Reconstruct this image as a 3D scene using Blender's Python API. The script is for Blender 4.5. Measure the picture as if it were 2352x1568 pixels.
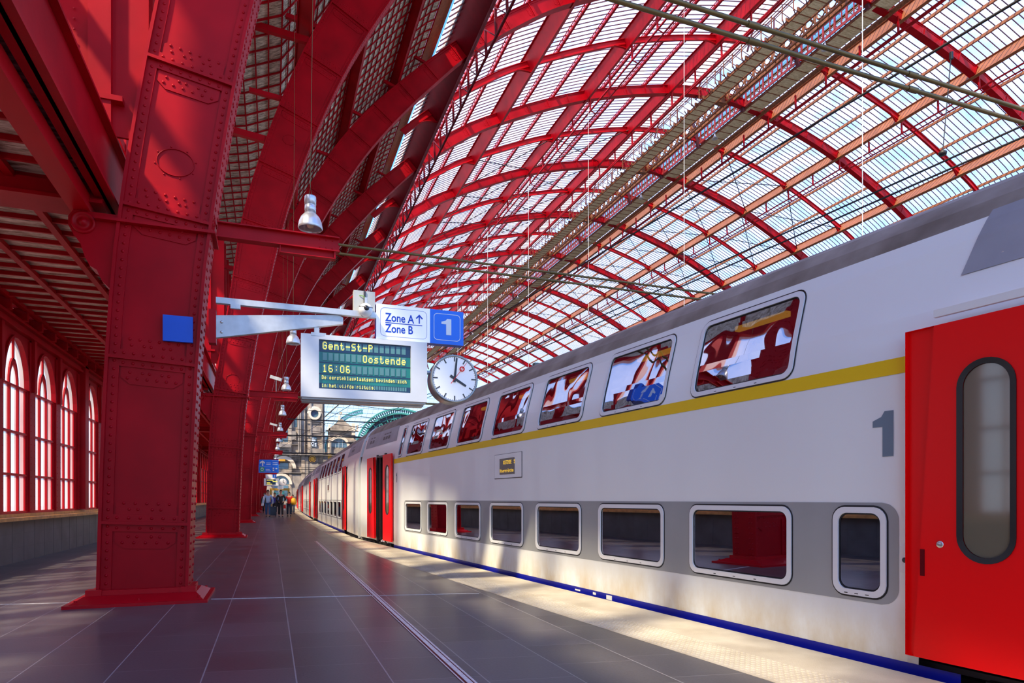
import bpy, bmesh, math, random
from math import sin, cos, pi, sqrt, atan, atan2, radians, hypot
from mathutils import Vector, Matrix
random.seed(7)
for o in list(bpy.data.objects): bpy.data.objects.remove(o)
SC = bpy.context.scene
COL = SC.collection

# ------------------------------------------------------------------ camera
FPX = 1500.0
TH = atan(556 / FPX)
EYE = 1.2
cam = bpy.data.cameras.new('camera'); camo = bpy.data.objects.new('camera', cam); COL.objects.link(camo)
cam.sensor_width = 36; cam.lens = FPX / 2352 * 36; cam.shift_y = (1146 - 784) / 2352
cam.clip_start = 0.05; cam.clip_end = 1500
camo.location = (0, 0, EYE); camo.rotation_euler = (pi / 2, 0, -TH)
SC.camera = camo

# ------------------------------------------------------------------ world, sun, exposure
w = bpy.data.worlds.new('sky'); SC.world = w; w.use_nodes = True
nt = w.node_tree; nt.nodes.clear()
def N(t, k, **kw):
    n = t.nodes.new(k)
    for a, v in kw.items(): setattr(n, a, v)
    return n
out = N(nt, 'ShaderNodeOutputWorld'); bg = N(nt, 'ShaderNodeBackground'); tc = N(nt, 'ShaderNodeTexCoord')
sep = N(nt, 'ShaderNodeSeparateXYZ'); nt.links.new(tc.outputs['Generated'], sep.inputs[0])
ramp = N(nt, 'ShaderNodeValToRGB'); nt.links.new(sep.outputs['Z'], ramp.inputs[0])
e = ramp.color_ramp.elements
e[0].position = 0.0; e[0].color = (0.52, 0.74, 1.0, 1)
e[1].position = 0.75; e[1].color = (0.035, 0.20, 0.80, 1)
m_ = ramp.color_ramp.elements.new(0.32); m_.color = (0.155, 0.42, 0.92, 1)
cn = N(nt, 'ShaderNodeTexNoise'); cn.inputs['Scale'].default_value = 2.3; cn.inputs['Detail'].default_value = 5
nt.links.new(tc.outputs['Generated'], cn.inputs['Vector'])
cr = N(nt, 'ShaderNodeValToRGB'); nt.links.new(cn.outputs['Fac'], cr.inputs[0])
cr.color_ramp.elements[0].position = 0.50; cr.color_ramp.elements[1].position = 0.72
cr.color_ramp.elements[1].color = (0.75, 0.75, 0.75, 1)
mx = N(nt, 'ShaderNodeMixRGB'); nt.links.new(cr.outputs[0], mx.inputs[0]); nt.links.new(ramp.outputs[0], mx.inputs[1])
mx.inputs[2].default_value = (0.92, 0.95, 1.0, 1)
nt.links.new(mx.outputs[0], bg.inputs[0]); bg.inputs[1].default_value = 1.25
nt.links.new(bg.outputs[0], out.inputs[0])
sl = bpy.data.lights.new('sun', 'SUN'); sl.energy = 6.5; sl.angle = radians(3.5); sl.color = (1.0, 0.80, 0.54)
so = bpy.data.objects.new('sun', sl); COL.objects.link(so)
so.rotation_euler = Vector((-0.50, -0.30, 0.70)).to_track_quat('Z', 'Y').to_euler(); so.location = (-20, -20, 60)
SC.view_settings.view_transform = 'Standard'; SC.view_settings.look = 'None'
SC.view_settings.gamma = 1; SC.view_settings.exposure = 0.92; SC.view_settings.use_curve_mapping = False

# ------------------------------------------------------------------ pixel helper (photograph pixels -> place, used only to read positions)
_c, _s = cos(TH), sin(TH)
def ray(x, y):
    a = (x - 1176) / FPX; b = (1146 - y) / FPX
    return (_s + a * _c, _c - a * _s, b)
def atY(x, y, Y):
    d = ray(x, y); t = Y / d[1]; return (d[0] * t, EYE + d[2] * t)
def atZ(x, y, Z=0):
    d = ray(x, y); t = (Z - EYE) / d[2]; return (d[0] * t, d[1] * t)

# ------------------------------------------------------------------ materials
MATS = {}
def mat(name, col, rough=0.5, metal=0.0, spec=0.5, emis=None, es=1.0, var=0.0, vscale=3.0, bump=0.0, bscale=20.0, coat=0.0, col2=None):
    if name in MATS: return MATS[name]
    m = bpy.data.materials.new(name); m.use_nodes = True; t = m.node_tree
    b = t.nodes['Principled BSDF']
    b.inputs['Base Color'].default_value = (*col, 1); b.inputs['Roughness'].default_value = rough
    b.inputs['Metallic'].default_value = metal; b.inputs['Specular IOR Level'].default_value = spec
    if coat: b.inputs['Coat Weight'].default_value = coat; b.inputs['Coat Roughness'].default_value = 0.12
    if emis: b.inputs['Emission Color'].default_value = (*emis, 1); b.inputs['Emission Strength'].default_value = es
    if var or col2:
        tcn = N(t, 'ShaderNodeTexCoord'); no = N(t, 'ShaderNodeTexNoise'); no.inputs['Scale'].default_value = vscale; no.inputs['Detail'].default_value = 6
        t.links.new(tcn.outputs['Object'], no.inputs['Vector'])
        r = N(t, 'ShaderNodeValToRGB'); t.links.new(no.outputs['Fac'], r.inputs[0])
        r.color_ramp.elements[0].position = 0.3; r.color_ramp.elements[1].position = 0.7
        c2 = col2 or tuple(min(1, c * (1 + var)) for c in col)
        r.color_ramp.elements[0].color = (*[c * (1 - var) for c in col], 1); r.color_ramp.elements[1].color = (*c2, 1)
        t.links.new(r.outputs[0], b.inputs['Base Color'])
    if bump:
        tcn = N(t, 'ShaderNodeTexCoord'); no = N(t, 'ShaderNodeTexNoise'); no.inputs['Scale'].default_value = bscale; no.inputs['Detail'].default_value = 4
        t.links.new(tcn.outputs['Object'], no.inputs['Vector'])
        bp = N(t, 'ShaderNodeBump'); bp.inputs['Strength'].default_value = bump; bp.inputs['Distance'].default_value = 0.02
        t.links.new(no.outputs['Fac'], bp.inputs['Height']); t.links.new(bp.outputs[0], b.inputs['Normal'])
    MATS[name] = m; return m

RED = mat('red_paint', (0.39, 0.0006, 0.007), 0.42, spec=0.16, var=0.2, vscale=1.3, bump=0.08, bscale=9)
REDB = mat('bright_red_paint', (0.50, 0.002, 0.009), 0.40, spec=0.2, var=0.1, vscale=1.0)
RUST = mat('rusty_paint', (0.17, 0.05, 0.02), 0.6, var=0.3, vscale=6, col2=(0.36, 0.13, 0.05))
REDSUN = mat('red_paint_sun_tint', (0.34, 0.12, 0.05), 0.5, var=0.15)  # red steel of the right half, warm sunlight put into the colour
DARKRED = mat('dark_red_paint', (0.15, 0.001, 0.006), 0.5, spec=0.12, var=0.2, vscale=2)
GLZ = mat('glazing_bar', (0.10, 0.02, 0.03), 0.5)
ALU = mat('grey_aluminium', (0.55, 0.57, 0.60), 0.42, metal=0.35, var=0.12, vscale=8)
STEEL = mat('steel', (0.62, 0.62, 0.62), 0.3, metal=0.9)
CREAM = mat('cream_enamel', (0.70, 0.73, 0.77), 0.4, var=0.05)
DGREY = mat('dark_grey', (0.05, 0.05, 0.055), 0.5)
BLACK = mat('black_rubber', (0.012, 0.012, 0.014), 0.35)
WHITE = mat('white_face', (0.85, 0.86, 0.87), 0.35)
BLUE = mat('sign_blue', (0.0, 0.17, 0.85), 0.35)
DBLUE = mat('dark_sign_blue', (0.0, 0.05, 0.42), 0.35)
TEXTB = mat('text_blue', (0.0, 0.06, 0.55), 0.5)
YELD = mat('display_yellow', (0.95, 0.80, 0.12), 0.5, emis=(1.0, 0.85, 0.15), es=0.35)
TEAL = mat('display_teal', (0.0, 0.16, 0.15), 0.25, var=0.35, vscale=1.4, col2=(0.01, 0.30, 0.26))
NAVY = mat('display_navy', (0.004, 0.03, 0.09), 0.25)
CELL = mat('display_cell', (0.10, 0.26, 0.27), 0.4)
PLATEB = mat('blue_plate', (0.0, 0.09, 0.62), 0.4, var=0.06)
BRASS = mat('brass_pole', (0.17, 0.11, 0.035), 0.45, metal=0.5, var=0.2)
WIRE = mat('black_wire', (0.02, 0.018, 0.018), 0.5)
WHT = mat('white_cable', (0.8, 0.78, 0.75), 0.5)
STEELL = mat('lamp_shade_metal', (0.60, 0.62, 0.66), 0.28, metal=0.55)
REDD = mat('door_red', (0.98, 0.0, 0.002), 0.36, spec=0.25)
YEL = mat('stripe_yellow', (0.93, 0.62, 0.005), 0.4, spec=0.3)
GREYB = mat('train_grey', (0.36, 0.37, 0.37), 0.4, var=0.08, vscale=1.5)
NUMG = mat('number_grey', (0.17, 0.24, 0.31), 0.45)
BLUEL = mat('train_blue', (0.0, 0.005, 0.30), 0.35)
ROOFB = mat('train_roof', (0.24, 0.19, 0.155), 0.6, var=0.3, vscale=2, col2=(0.38, 0.33, 0.29))
LAV = mat('train_panel_grey', (0.34, 0.35, 0.40), 0.45, var=0.12, vscale=2)
UNDER = mat('underframe', (0.02, 0.017, 0.015), 0.7, var=0.3)
PINK = mat('vestibule_wall', (0.78, 0.66, 0.74), 0.4)
WOOD = mat('bench_wood', (0.50, 0.23, 0.06), 0.45, var=0.25, vscale=8)
INT = mat('coach_interior', (0.05, 0.035, 0.035), 0.6)
SEAT = mat('seat_headrest', (0.8, 0.8, 0.8), 0.6)
YRAIL = mat('interior_yellow', (0.9, 0.45, 0.03), 0.5, emis=(1.0, 0.5, 0.05), es=0.5)
STONE = mat('pale_stone', (0.17, 0.15, 0.14), 0.8, var=0.4, vscale=0.55, col2=(0.46, 0.40, 0.33), bump=0.4, bscale=2)
STONED = mat('grey_stone', (0.20, 0.19, 0.19), 0.8, var=0.35, vscale=0.5, col2=(0.34, 0.31, 0.28))
TURQ = mat('turquoise_iron', (0.05, 0.30, 0.30), 0.5, var=0.2, vscale=1)
GOLD = mat('gilded_rosette', (0.62, 0.33, 0.04), 0.4, metal=0.3)
FGLASS = mat('facade_glass', (0.05, 0.11, 0.17), 0.08, spec=0.8, var=0.5, vscale=0.6)
SKIN = mat('skin', (0.55, 0.30, 0.20), 0.55)

def planks(name, c1, c2, sx=1.0, bars=None, rough=0.5):
    m = bpy.data.materials.new(name); m.use_nodes = True; t = m.node_tree; b = t.nodes['Principled BSDF']
    tcn = N(t, 'ShaderNodeTexCoord'); mp = N(t, 'ShaderNodeMapping'); mp.inputs['Scale'].default_value = (1.2, 6.0, 3.0)
    t.links.new(tcn.outputs['Object'], mp.inputs[0])
    no = N(t, 'ShaderNodeTexNoise'); no.inputs['Scale'].default_value = 2.0; no.inputs['Detail'].default_value = 8; no.inputs['Roughness'].default_value = 0.7
    t.links.new(mp.outputs[0], no.inputs['Vector'])
    r = N(t, 'ShaderNodeValToRGB'); t.links.new(no.outputs['Fac'], r.inputs[0])
    r.color_ramp.elements[0].position = 0.36; r.color_ramp.elements[1].position = 0.62
    r.color_ramp.elements[0].color = (*c1, 1); r.color_ramp.elements[1].color = (*c2, 1)
    t.links.new(r.outputs[0], b.inputs['Base Color']); b.inputs['Roughness'].default_value = rough
    bp = N(t, 'ShaderNodeBump'); bp.inputs['Strength'].default_value = 0.5; bp.inputs['Distance'].default_value = 0.02
    t.links.new(no.outputs['Fac'], bp.inputs['Height']); t.links.new(bp.outputs[0], b.inputs['Normal'])
    return m
AISLEW = planks('weathered_planks', (0.20, 0.11, 0.07), (0.92, 0.76, 0.62), rough=0.22)
VAULTW = planks('vault_planks', (0.20, 0.14, 0.08), (0.96, 0.88, 0.72), rough=0.7)

def glassmat(name, tint, trans, fill, gloss=0.05, noise=False):
    m = bpy.data.materials.new(name); m.use_nodes = True; t = m.node_tree; t.nodes.clear()
    o = N(t, 'ShaderNodeOutputMaterial'); tr = N(t, 'ShaderNodeBsdfTransparent'); tr.inputs[0].default_value = (*tint, 1)
    tl = N(t, 'ShaderNodeBsdfTranslucent'); tl.inputs[0].default_value = (*fill, 1)
    a = N(t, 'ShaderNodeMixShader'); a.inputs[0].default_value = trans
    t.links.new(tr.outputs[0], a.inputs[1]); t.links.new(tl.outputs[0], a.inputs[2])
    if noise:
        tcn = N(t, 'ShaderNodeTexCoord'); no = N(t, 'ShaderNodeTexNoise'); no.inputs['Scale'].default_value = 0.5; no.inputs['Detail'].default_value = 5
        t.links.new(tcn.outputs['Object'], no.inputs['Vector'])
        mr = N(t, 'ShaderNodeMapRange'); mr.inputs['From Min'].default_value = 0.3; mr.inputs['From Max'].default_value = 0.7
        mr.inputs['To Min'].default_value = max(0, trans - 0.15); mr.inputs['To Max'].default_value = min(1, trans + 0.15)
        t.links.new(no.outputs['Fac'], mr.inputs['Value']); t.links.new(mr.outputs[0], a.inputs[0])
    gl = N(t, 'ShaderNodeBsdfGlossy'); gl.inputs['Roughness'].default_value = 0.1
    b = N(t, 'ShaderNodeMixShader'); b.inputs[0].default_value = gloss
    t.links.new(a.outputs[0], b.inputs[1]); t.links.new(gl.outputs[0], b.inputs[2]); t.links.new(b.outputs[0], o.inputs[0])
    return m
ROOFG = glassmat('roof_glass', (0.88, 0.95, 1.0), 0.32, (0.95, 0.95, 0.95), 0.03, True)
FROST = glassmat('frosted_window_glass', (0.66, 0.69, 0.76), 0.45, (0.55, 0.54, 0.56), 0.05, True)

def trainglass(name, wave):
    m = bpy.data.materials.new(name); m.use_nodes = True; t = m.node_tree; t.nodes.clear()
    o = N(t, 'ShaderNodeOutputMaterial'); gl = N(t, 'ShaderNodeBsdfGlossy'); gl.inputs['Roughness'].default_value = 0.015
    gl.inputs[0].default_value = (0.62, 0.60, 0.70, 1) if wave else (0.95, 0.92, 1.0, 1)
    tr = N(t, 'ShaderNodeBsdfTransparent'); tr.inputs[0].default_value = (0.40, 0.43, 0.46, 1)
    a = N(t, 'ShaderNodeMixShader'); a.inputs[0].default_value = 0.58
    t.links.new(tr.outputs[0], a.inputs[1]); t.links.new(gl.outputs[0], a.inputs[2]); t.links.new(a.outputs[0], o.inputs[0])
    if wave:
        tcn = N(t, 'ShaderNodeTexCoord'); no = N(t, 'ShaderNodeTexNoise'); no.inputs['Scale'].default_value = 1.6; no.inputs['Detail'].default_value = 0.5; no.inputs['Distortion'].default_value = 0.6
        t.links.new(tcn.outputs['Object'], no.inputs['Vector'])
        bp = N(t, 'ShaderNodeBump'); bp.inputs['Strength'].default_value = wave; bp.inputs['Distance'].default_value = 0.1
        t.links.new(no.outputs['Fac'], bp.inputs['Height']); t.links.new(bp.outputs[0], gl.inputs['Normal'])
    return m
TGLASS = trainglass('lower_train_glass', 0.0)
TGLASSU = trainglass('upper_train_glass', 0.13)
DOORG = mat('door_glass', (0.17, 0.15, 0.10), 0.06, spec=1.0, coat=0.6)

def trainwhite():
    m = bpy.data.materials.new('train_white'); m.use_nodes = True; t = m.node_tree; b = t.nodes['Principled BSDF']
    tcn = N(t, 'ShaderNodeTexCoord'); sp = N(t, 'ShaderNodeSeparateXYZ'); t.links.new(tcn.outputs['Object'], sp.inputs[0])
    no = N(t, 'ShaderNodeTexNoise'); no.inputs['Scale'].default_value = 1.7; no.inputs['Detail'].default_value = 7; no.inputs['Roughness'].default_value = 0.65
    mp = N(t, 'ShaderNodeMapping'); mp.inputs['Scale'].default_value = (1, 1.0, 0.45); t.links.new(tcn.outputs['Object'], mp.inputs[0]); t.links.new(mp.outputs[0], no.inputs['Vector'])
    mr = N(t, 'ShaderNodeMapRange'); mr.inputs['From Min'].default_value = 0.48; mr.inputs['From Max'].default_value = 0.02; mr.inputs['To Min'].default_value = 0; mr.inputs['To Max'].default_value = 1
    t.links.new(sp.outputs['Z'], mr.inputs['Value'])
    r = N(t, 'ShaderNodeValToRGB'); t.links.new(no.outputs['Fac'], r.inputs[0]); r.color_ramp.elements[0].position = 0.36; r.color_ramp.elements[1].position = 0.72
    mu = N(t, 'ShaderNodeMath', operation='MULTIPLY'); t.links.new(mr.outputs[0], mu.inputs[0]); t.links.new(r.outputs[0], mu.inputs[1])
    mx = N(t, 'ShaderNodeMixRGB'); t.links.new(mu.outputs[0], mx.inputs[0]); mx.inputs[1].default_value = (0.90, 0.93, 0.92, 1); mx.inputs[2].default_value = (0.55, 0.36, 0.10, 1)
    t.links.new(mx.outputs[0], b.inputs['Base Color']); b.inputs['Roughness'].default_value = 0.3; b.inputs['Coat Weight'].default_value = 0.15
    return m
TWHITE = trainwhite()

def floortiles():
    m = bpy.data.materials.new('dark_stone_tiles'); m.use_nodes = True; t = m.node_tree; b = t.nodes['Principled BSDF']
    tcn = N(t, 'ShaderNodeTexCoord'); sp = N(t, 'ShaderNodeSeparateXYZ'); t.links.new(tcn.outputs['Object'], sp.inputs[0])
    def M(op, a, b2=None, c=None):
        n = N(t, 'ShaderNodeMath', operation=op)
        for i, v in enumerate((a, b2, c)):
            if v is None: continue
            if isinstance(v, (int, float)): n.inputs[i].default_value = v
            else: t.links.new(v, n.inputs[i])
        return n.outputs[0]
    u = M('DIVIDE', M('SUBTRACT', sp.outputs['X'], 0.165), 0.592)
    col = M('FLOOR', u); fu = M('SUBTRACT', u, col)
    sh = M('MULTIPLY', M('FRACT', M('MULTIPLY', M('SINE', M('MULTIPLY', col, 12.9898)), 43758.5)), 0.9)
    v = M('ADD', M('DIVIDE', M('ADD', sp.outputs['Y'], M('MULTIPLY', sp.outputs['X'], 0.16)), 0.62), sh)
    row = M('FLOOR', v); fv = M('SUBTRACT', v, row)
    du = M('MULTIPLY', M('MINIMUM', fu, M('SUBTRACT', 1.0, fu)), 0.592); dv = M('MULTIPLY', M('MINIMUM', fv, M('SUBTRACT', 1.0, fv)), 0.62)
    ju = M('LESS_THAN', du, 0.0045); jv = M('MULTIPLY', M('LESS_THAN', dv, 0.003), 0.6)
    j = M('MAXIMUM', ju, jv)
    rnd = M('FRACT', M('MULTIPLY', M('SINE', M('ADD', M('MULTIPLY', col, 78.2), M('MULTIPLY', row, 37.7))), 4375.85))
    no = N(t, 'ShaderNodeTexNoise'); no.inputs['Scale'].default_value = 60; no.inputs['Detail'].default_value = 6; t.links.new(tcn.outputs['Object'], no.inputs['Vector'])
    n2 = N(t, 'ShaderNodeTexNoise'); n2.inputs['Scale'].default_value = 1.1; n2.inputs['Detail'].default_value = 4; t.links.new(tcn.outputs['Object'], n2.inputs['Vector'])
    val = M('ADD', M('ADD', M('MULTIPLY', rnd, 0.03), M('MULTIPLY', no.outputs['Fac'], 0.06)), M('ADD', M('MULTIPLY', n2.outputs['Fac'], 0.06), 0.025))
    cc = N(t, 'ShaderNodeCombineColor'); t.links.new(M('MULTIPLY', val, 1.06), cc.inputs[0]); t.links.new(M('MULTIPLY', val, 0.97), cc.inputs[1]); t.links.new(M('MULTIPLY', val, 0.98), cc.inputs[2])
    mx = N(t, 'ShaderNodeMixRGB'); t.links.new(j, mx.inputs[0]); t.links.new(cc.outputs[0], mx.inputs[1]); mx.inputs[2].default_value = (0.33, 0.31, 0.30, 1)
    t.links.new(mx.outputs[0], b.inputs['Base Color'])
    ro = M('ADD', M('MULTIPLY', n2.outputs['Fac'], 0.16), 0.24); t.links.new(ro, b.inputs['Roughness'])
    bp = N(t, 'ShaderNodeBump'); bp.inputs['Strength'].default_value = 0.15; bp.inputs['Distance'].default_value = 0.005; t.links.new(no.outputs['Fac'], bp.inputs['Height']); t.links.new(bp.outputs[0], b.inputs['Normal'])
    return m
TILES = floortiles()
EDGE = mat('edge_stone', (0.50, 0.43, 0.33), 0.6, var=0.14, vscale=2.5, col2=(0.62, 0.56, 0.45), bump=0.3, bscale=120)
WAIN = mat('wainscot_tile', (0.055, 0.055, 0.06), 0.45, var=0.3, vscale=2, col2=(0.085, 0.085, 0.09))
GRAVEL = mat('track_ballast', (0.08, 0.07, 0.06), 0.9, var=0.5, vscale=14)

# ------------------------------------------------------------------ mesh helpers
class MB:
    def __init__(s): s.v = []; s.f = []; s.m = []; s.mi = 0; s.sm = []
    def quad(s, a, b, c, d):
        n = len(s.v); s.v += [a, b, c, d]; s.f.append((n, n + 1, n + 2, n + 3)); s.m.append(s.mi); s.sm.append(False)
    def poly(s, pts):
        n = len(s.v); s.v += list(pts); s.f.append(tuple(range(n, n + len(pts)))); s.m.append(s.mi); s.sm.append(False)
    def add(s, vs, fs, smooth=False):
        n = len(s.v); s.v += vs; s.f += [tuple(n + i for i in f) for f in fs]; s.m += [s.mi] * len(fs); s.sm += [smooth] * len(fs)
    def box(s, x0, x1, y0, y1, z0, z1):
        s.add([(x0, y0, z0), (x1, y0, z0), (x1, y1, z0), (x0, y1, z0), (x0, y0, z1), (x1, y0, z1), (x1, y1, z1), (x0, y1, z1)],
              [(0, 3, 2, 1), (4, 5, 6, 7), (0, 1, 5, 4), (1, 2, 6, 5), (2, 3, 7, 6), (3, 0, 4, 7)])
    def hexa(s, p):   # 8 points, bottom 4 then top 4
        s.add(list(p), [(0, 3, 2, 1), (4, 5, 6, 7), (0, 1, 5, 4), (1, 2, 6, 5), (2, 3, 7, 6), (3, 0, 4, 7)])
    def bar(s, a, b, wd, ht, up=(0, 0, 1)):
        a = Vector(a); b = Vector(b); d = (b - a).normalized(); u = Vector(up); r = d.cross(u)
        if r.length < 1e-4: r = d.cross(Vector((1, 0, 0)))
        r.normalize(); u = r.cross(d)
        r *= wd / 2; u *= ht / 2
        s.hexa([tuple(x) for x in (a - r - u, a + r - u, b + r - u, b - r - u, a - r + u, a + r + u, b + r + u, b - r + u)])
    def tube(s, pts, r, n=8, cap=True):
        pts = [Vector(p) for p in pts]; rs = r if isinstance(r, (list, tuple)) else [r] * len(pts)
        vs = []; fs = []; prev = None
        for i, p in enumerate(pts):
            d = (pts[min(i + 1, len(pts) - 1)] - pts[max(i - 1, 0)])
            if d.length < 1e-9: d = Vector((0, 0, 1))
            d.normalize()
            if prev is None:
                x = d.cross(Vector((0, 0, 1)))
                if x.length < 1e-3: x = d.cross(Vector((0, 1, 0)))
            else: x = prev - d * prev.dot(d)
            x.normalize(); prev = x; y = d.cross(x)
            for k in range(n):
                a = 2 * pi * k / n; vs.append(tuple(p + (x * cos(a) + y * sin(a)) * rs[i]))
        for i in range(len(pts) - 1):
            for k in range(n):
                k2 = (k + 1) % n; fs.append((i * n + k, i * n + k2, (i + 1) * n + k2, (i + 1) * n + k))
        s.add(vs, fs, True)
        if cap:
            s.poly(vs[:n][::-1]); s.poly(vs[-n:])
    def lathe(s, c, prof, n=24, axis='z'):
        vs = []; fs = []
        for (r, h) in prof:
            for k in range(n):
                a = 2 * pi * k / n
                if axis == 'z': vs.append((c[0] + r * cos(a), c[1] + r * sin(a), c[2] + h))
                elif axis == 'y': vs.append((c[0] + r * cos(a), c[1] + h, c[2] + r * sin(a)))
                else: vs.append((c[0] + h, c[1] + r * cos(a), c[2] + r * sin(a)))
        for i in range(len(prof) - 1):
            for k in range(n):
                k2 = (k + 1) % n; fs.append((i * n + k, i * n + k2, (i + 1) * n + k2, (i + 1) * n + k))
        s.add(vs, fs, True)
    def rivet(s, p, nrm, r=0.02, n=6):
        p = Vector(p); nz = Vector(nrm).normalized(); x = nz.cross(Vector((0.13, 0.2, 1))).normalized(); y = nz.cross(x)
        vs = []
        for (rr, h) in ((1.0, 0.0), (0.8, 0.5)):
            for k in range(n):
                a = 2 * pi * k / n; vs.append(tuple(p + (x * cos(a) + y * sin(a)) * r * rr + nz * r * h))
        vs.append(tuple(p + nz * r * 0.75))
        fs = []
        for k in range(n):
            k2 = (k + 1) % n; fs.append((k, k2, n + k2, n + k)); fs.append((n + k, n + k2, 2 * n))
        s.add(vs, fs, True)
    def ringprism(s, outer, inner, y0, y1):     # frame in XZ between y0 and y1
        n = len(outer)
        for i in range(n):
            j = (i + 1) % n; a, b, c, d = outer[i], outer[j], inner[j], inner[i]
            P = lambda q, y: (q[0], y, q[1])
            s.quad(P(a, y0), P(b, y0), P(c, y0), P(d, y0)); s.quad(P(d, y1), P(c, y1), P(b, y1), P(a, y1))
            s.quad(P(b, y0), P(a, y0), P(a, y1), P(b, y1)); s.quad(P(d, y0), P(c, y0), P(c, y1), P(d, y1))
    def prism(s, pts, y0, y1):                   # polygon in XZ extruded along Y
        a = [(p[0], y0, p[1]) for p in pts]; b = [(p[0], y1, p[1]) for p in pts]
        s.poly(a); s.poly(b[::-1]); n = len(pts)
        for i in range(n):
            j = (i + 1) % n; s.quad(a[j], a[i], b[i], b[j])
    def build(s, name, mats, parent=None, xf=None):
        me = bpy.data.meshes.new(name)
        me.from_pydata(s.v, [], s.f)
        if not isinstance(mats, (list, tuple)): mats = [mats]
        for m in mats: me.materials.append(m)
        me.polygons.foreach_set('material_index', s.m); me.polygons.foreach_set('use_smooth', s.sm)
        me.update()
        o = bpy.data.objects.new(name, me); COL.objects.link(o)
        if parent is not None: o.parent = parent
        if xf is not None: o.matrix_local = xf
        return o
def tag(o, label=None, cat=None, group=None, kind=None):
    if label: o['label'] = label
    if cat: o['category'] = cat
    if group: o['group'] = group
    if kind: o['kind'] = kind
    return o
def thing(name, label, cat, loc=(0, 0, 0), group=None, rz=0):
    o = bpy.data.objects.new(name, None); COL.objects.link(o); o.location = loc; o.rotation_euler = (0, 0, rz)
    o.empty_display_size = 0.2
    return tag(o, label, cat, group)
def rrect(x0, x1, z0, z1, r, n=6):
    pts = []
    for (cx, cz, a0) in ((x1 - r, z0 + r, -90), (x1 - r, z1 - r, 0), (x0 + r, z1 - r, 90), (x0 + r, z0 + r, 180)):
        for k in range(n + 1):
            a = radians(a0 + 90 * k / n); pts.append((cx + r * cos(a), cz + r * sin(a)))
    return pts
def text_mesh(name, txt, size, m, parent, mtx, depth=0.002, bold=False, sx=1.0):
    cu = bpy.data.curves.new(name, 'FONT'); cu.body = txt; cu.size = size; cu.extrude = depth
    if bold: cu.offset = size * 0.018
    ob = bpy.data.objects.new(name, cu); COL.objects.link(ob)
    dg = bpy.context.evaluated_depsgraph_get(); me = bpy.data.meshes.new_from_object(ob.evaluated_get(dg))
    bpy.data.objects.remove(ob); bpy.data.curves.remove(cu)
    o = bpy.data.objects.new(name, me); COL.objects.link(o); me.materials.clear(); me.materials.append(m)
    o.parent = parent; o.matrix_local = mtx @ Matrix.Diagonal((sx, 1, 1, 1))
    return o
def face_cam(x, y, z):    # text standing upright, facing -Y
    return Matrix.Translation((x, y, z)) @ Matrix.Rotation(pi / 2, 4, 'X')
def lerp_tab(tab, v):
    if v <= tab[0][0]: return tab[0][1]
    for (a, b), (c, d) in zip(tab, tab[1:]):
        if v <= c: return b + (d - b) * (v - a) / (c - a)
    return tab[-1][1]
def one_shape(x, z, w, h):   # a bold figure 1 with its flag, lower left at x, z
    return [(x + w * .48, z), (x + w, z), (x + w, z + h), (x + w * .58, z + h), (x + w * .42, z + h * .88), (x + w * .0, z + h * .80), (x + w * .0, z + h * .66), (x + w * .48, z + h * .66)]
ORD = ['nearest', 'second', 'third', 'fourth', 'fifth', 'sixth', 'seventh', 'eighth', 'ninth', 'tenth', 'eleventh', 'twelfth', 'thirteenth']

# ------------------------------------------------------------------ the hall: numbers
Y1 = 8.65; BAY = 13.6; NARCH = 13; XC = 38.9
YEND = Y1 + (NARCH - 1) * BAY
INTR = [(-.92, 0), (-.87, 1.5), (-.81, 2.8), (-.72, 4.0), (-.62, 4.8), (-.47, 5.8), (-.28, 6.9), (-.02, 8.1), (.28, 9.5), (.7, 11.1), (1.46, 13.3), (2.55, 15.8),
        (3.9, 18.25), (5.13, 20.2), (6.9, 22.5), (8.9, 24.75), (10.7, 26.6), (13.8, 29.1), (17.4, 31.4), (25.1, 34.9), (33.2, 37.2), (XC, 37.95)]
THK = [(0, .95), (7, 1.0), (9.5, 1.2), (12.4, 1.28), (15.8, 1.4), (19, 1.45), (21, 1.4), (24, 1.2), (26.6, 1.0), (29, .92), (32, .8), (38, .72)]
def catmull(P, step):
    out = []
    for i in range(len(P) - 1):
        p0 = P[max(i - 1, 0)]; p1 = P[i]; p2 = P[i + 1]; p3 = P[min(i + 2, len(P) - 1)]
        L = hypot(p2[0] - p1[0], p2[1] - p1[1]); n = max(1, int(round(L / step)))
        for k in range(n):
            t = k / n
            out.append(tuple(0.5 * (2 * p1[j] + (p2[j] - p0[j]) * t + (2 * p0[j] - 5 * p1[j] + 4 * p2[j] - p3[j]) * t * t + (-p0[j] + 3 * p1[j] - 3 * p2[j] + p3[j]) * t ** 3) for j in (0, 1)))
    out.append(P[-1]); return out
ic = catmull(INTR, 0.65)
STN = []   # stations: (inner point, outward normal, thickness, arclen)
L = 0
for i, p in enumerate(ic):
    a = ic[max(i - 1, 0)]; b = ic[min(i + 1, len(ic) - 1)]; d = Vector((b[0] - a[0], b[1] - a[1])).normalized()
    if i: L += hypot(p[0] - ic[i - 1][0], p[1] - ic[i - 1][1])
    if i == len(ic) - 1: d = Vector((1, 0))
    STN.append([p, (-d[1], d[0]), lerp_tab(THK, p[1]), L])
LTOT = L
def off(st, h): return (st[0][0] + st[1][0] * h, st[0][1] + st[1][1] * h)
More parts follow.
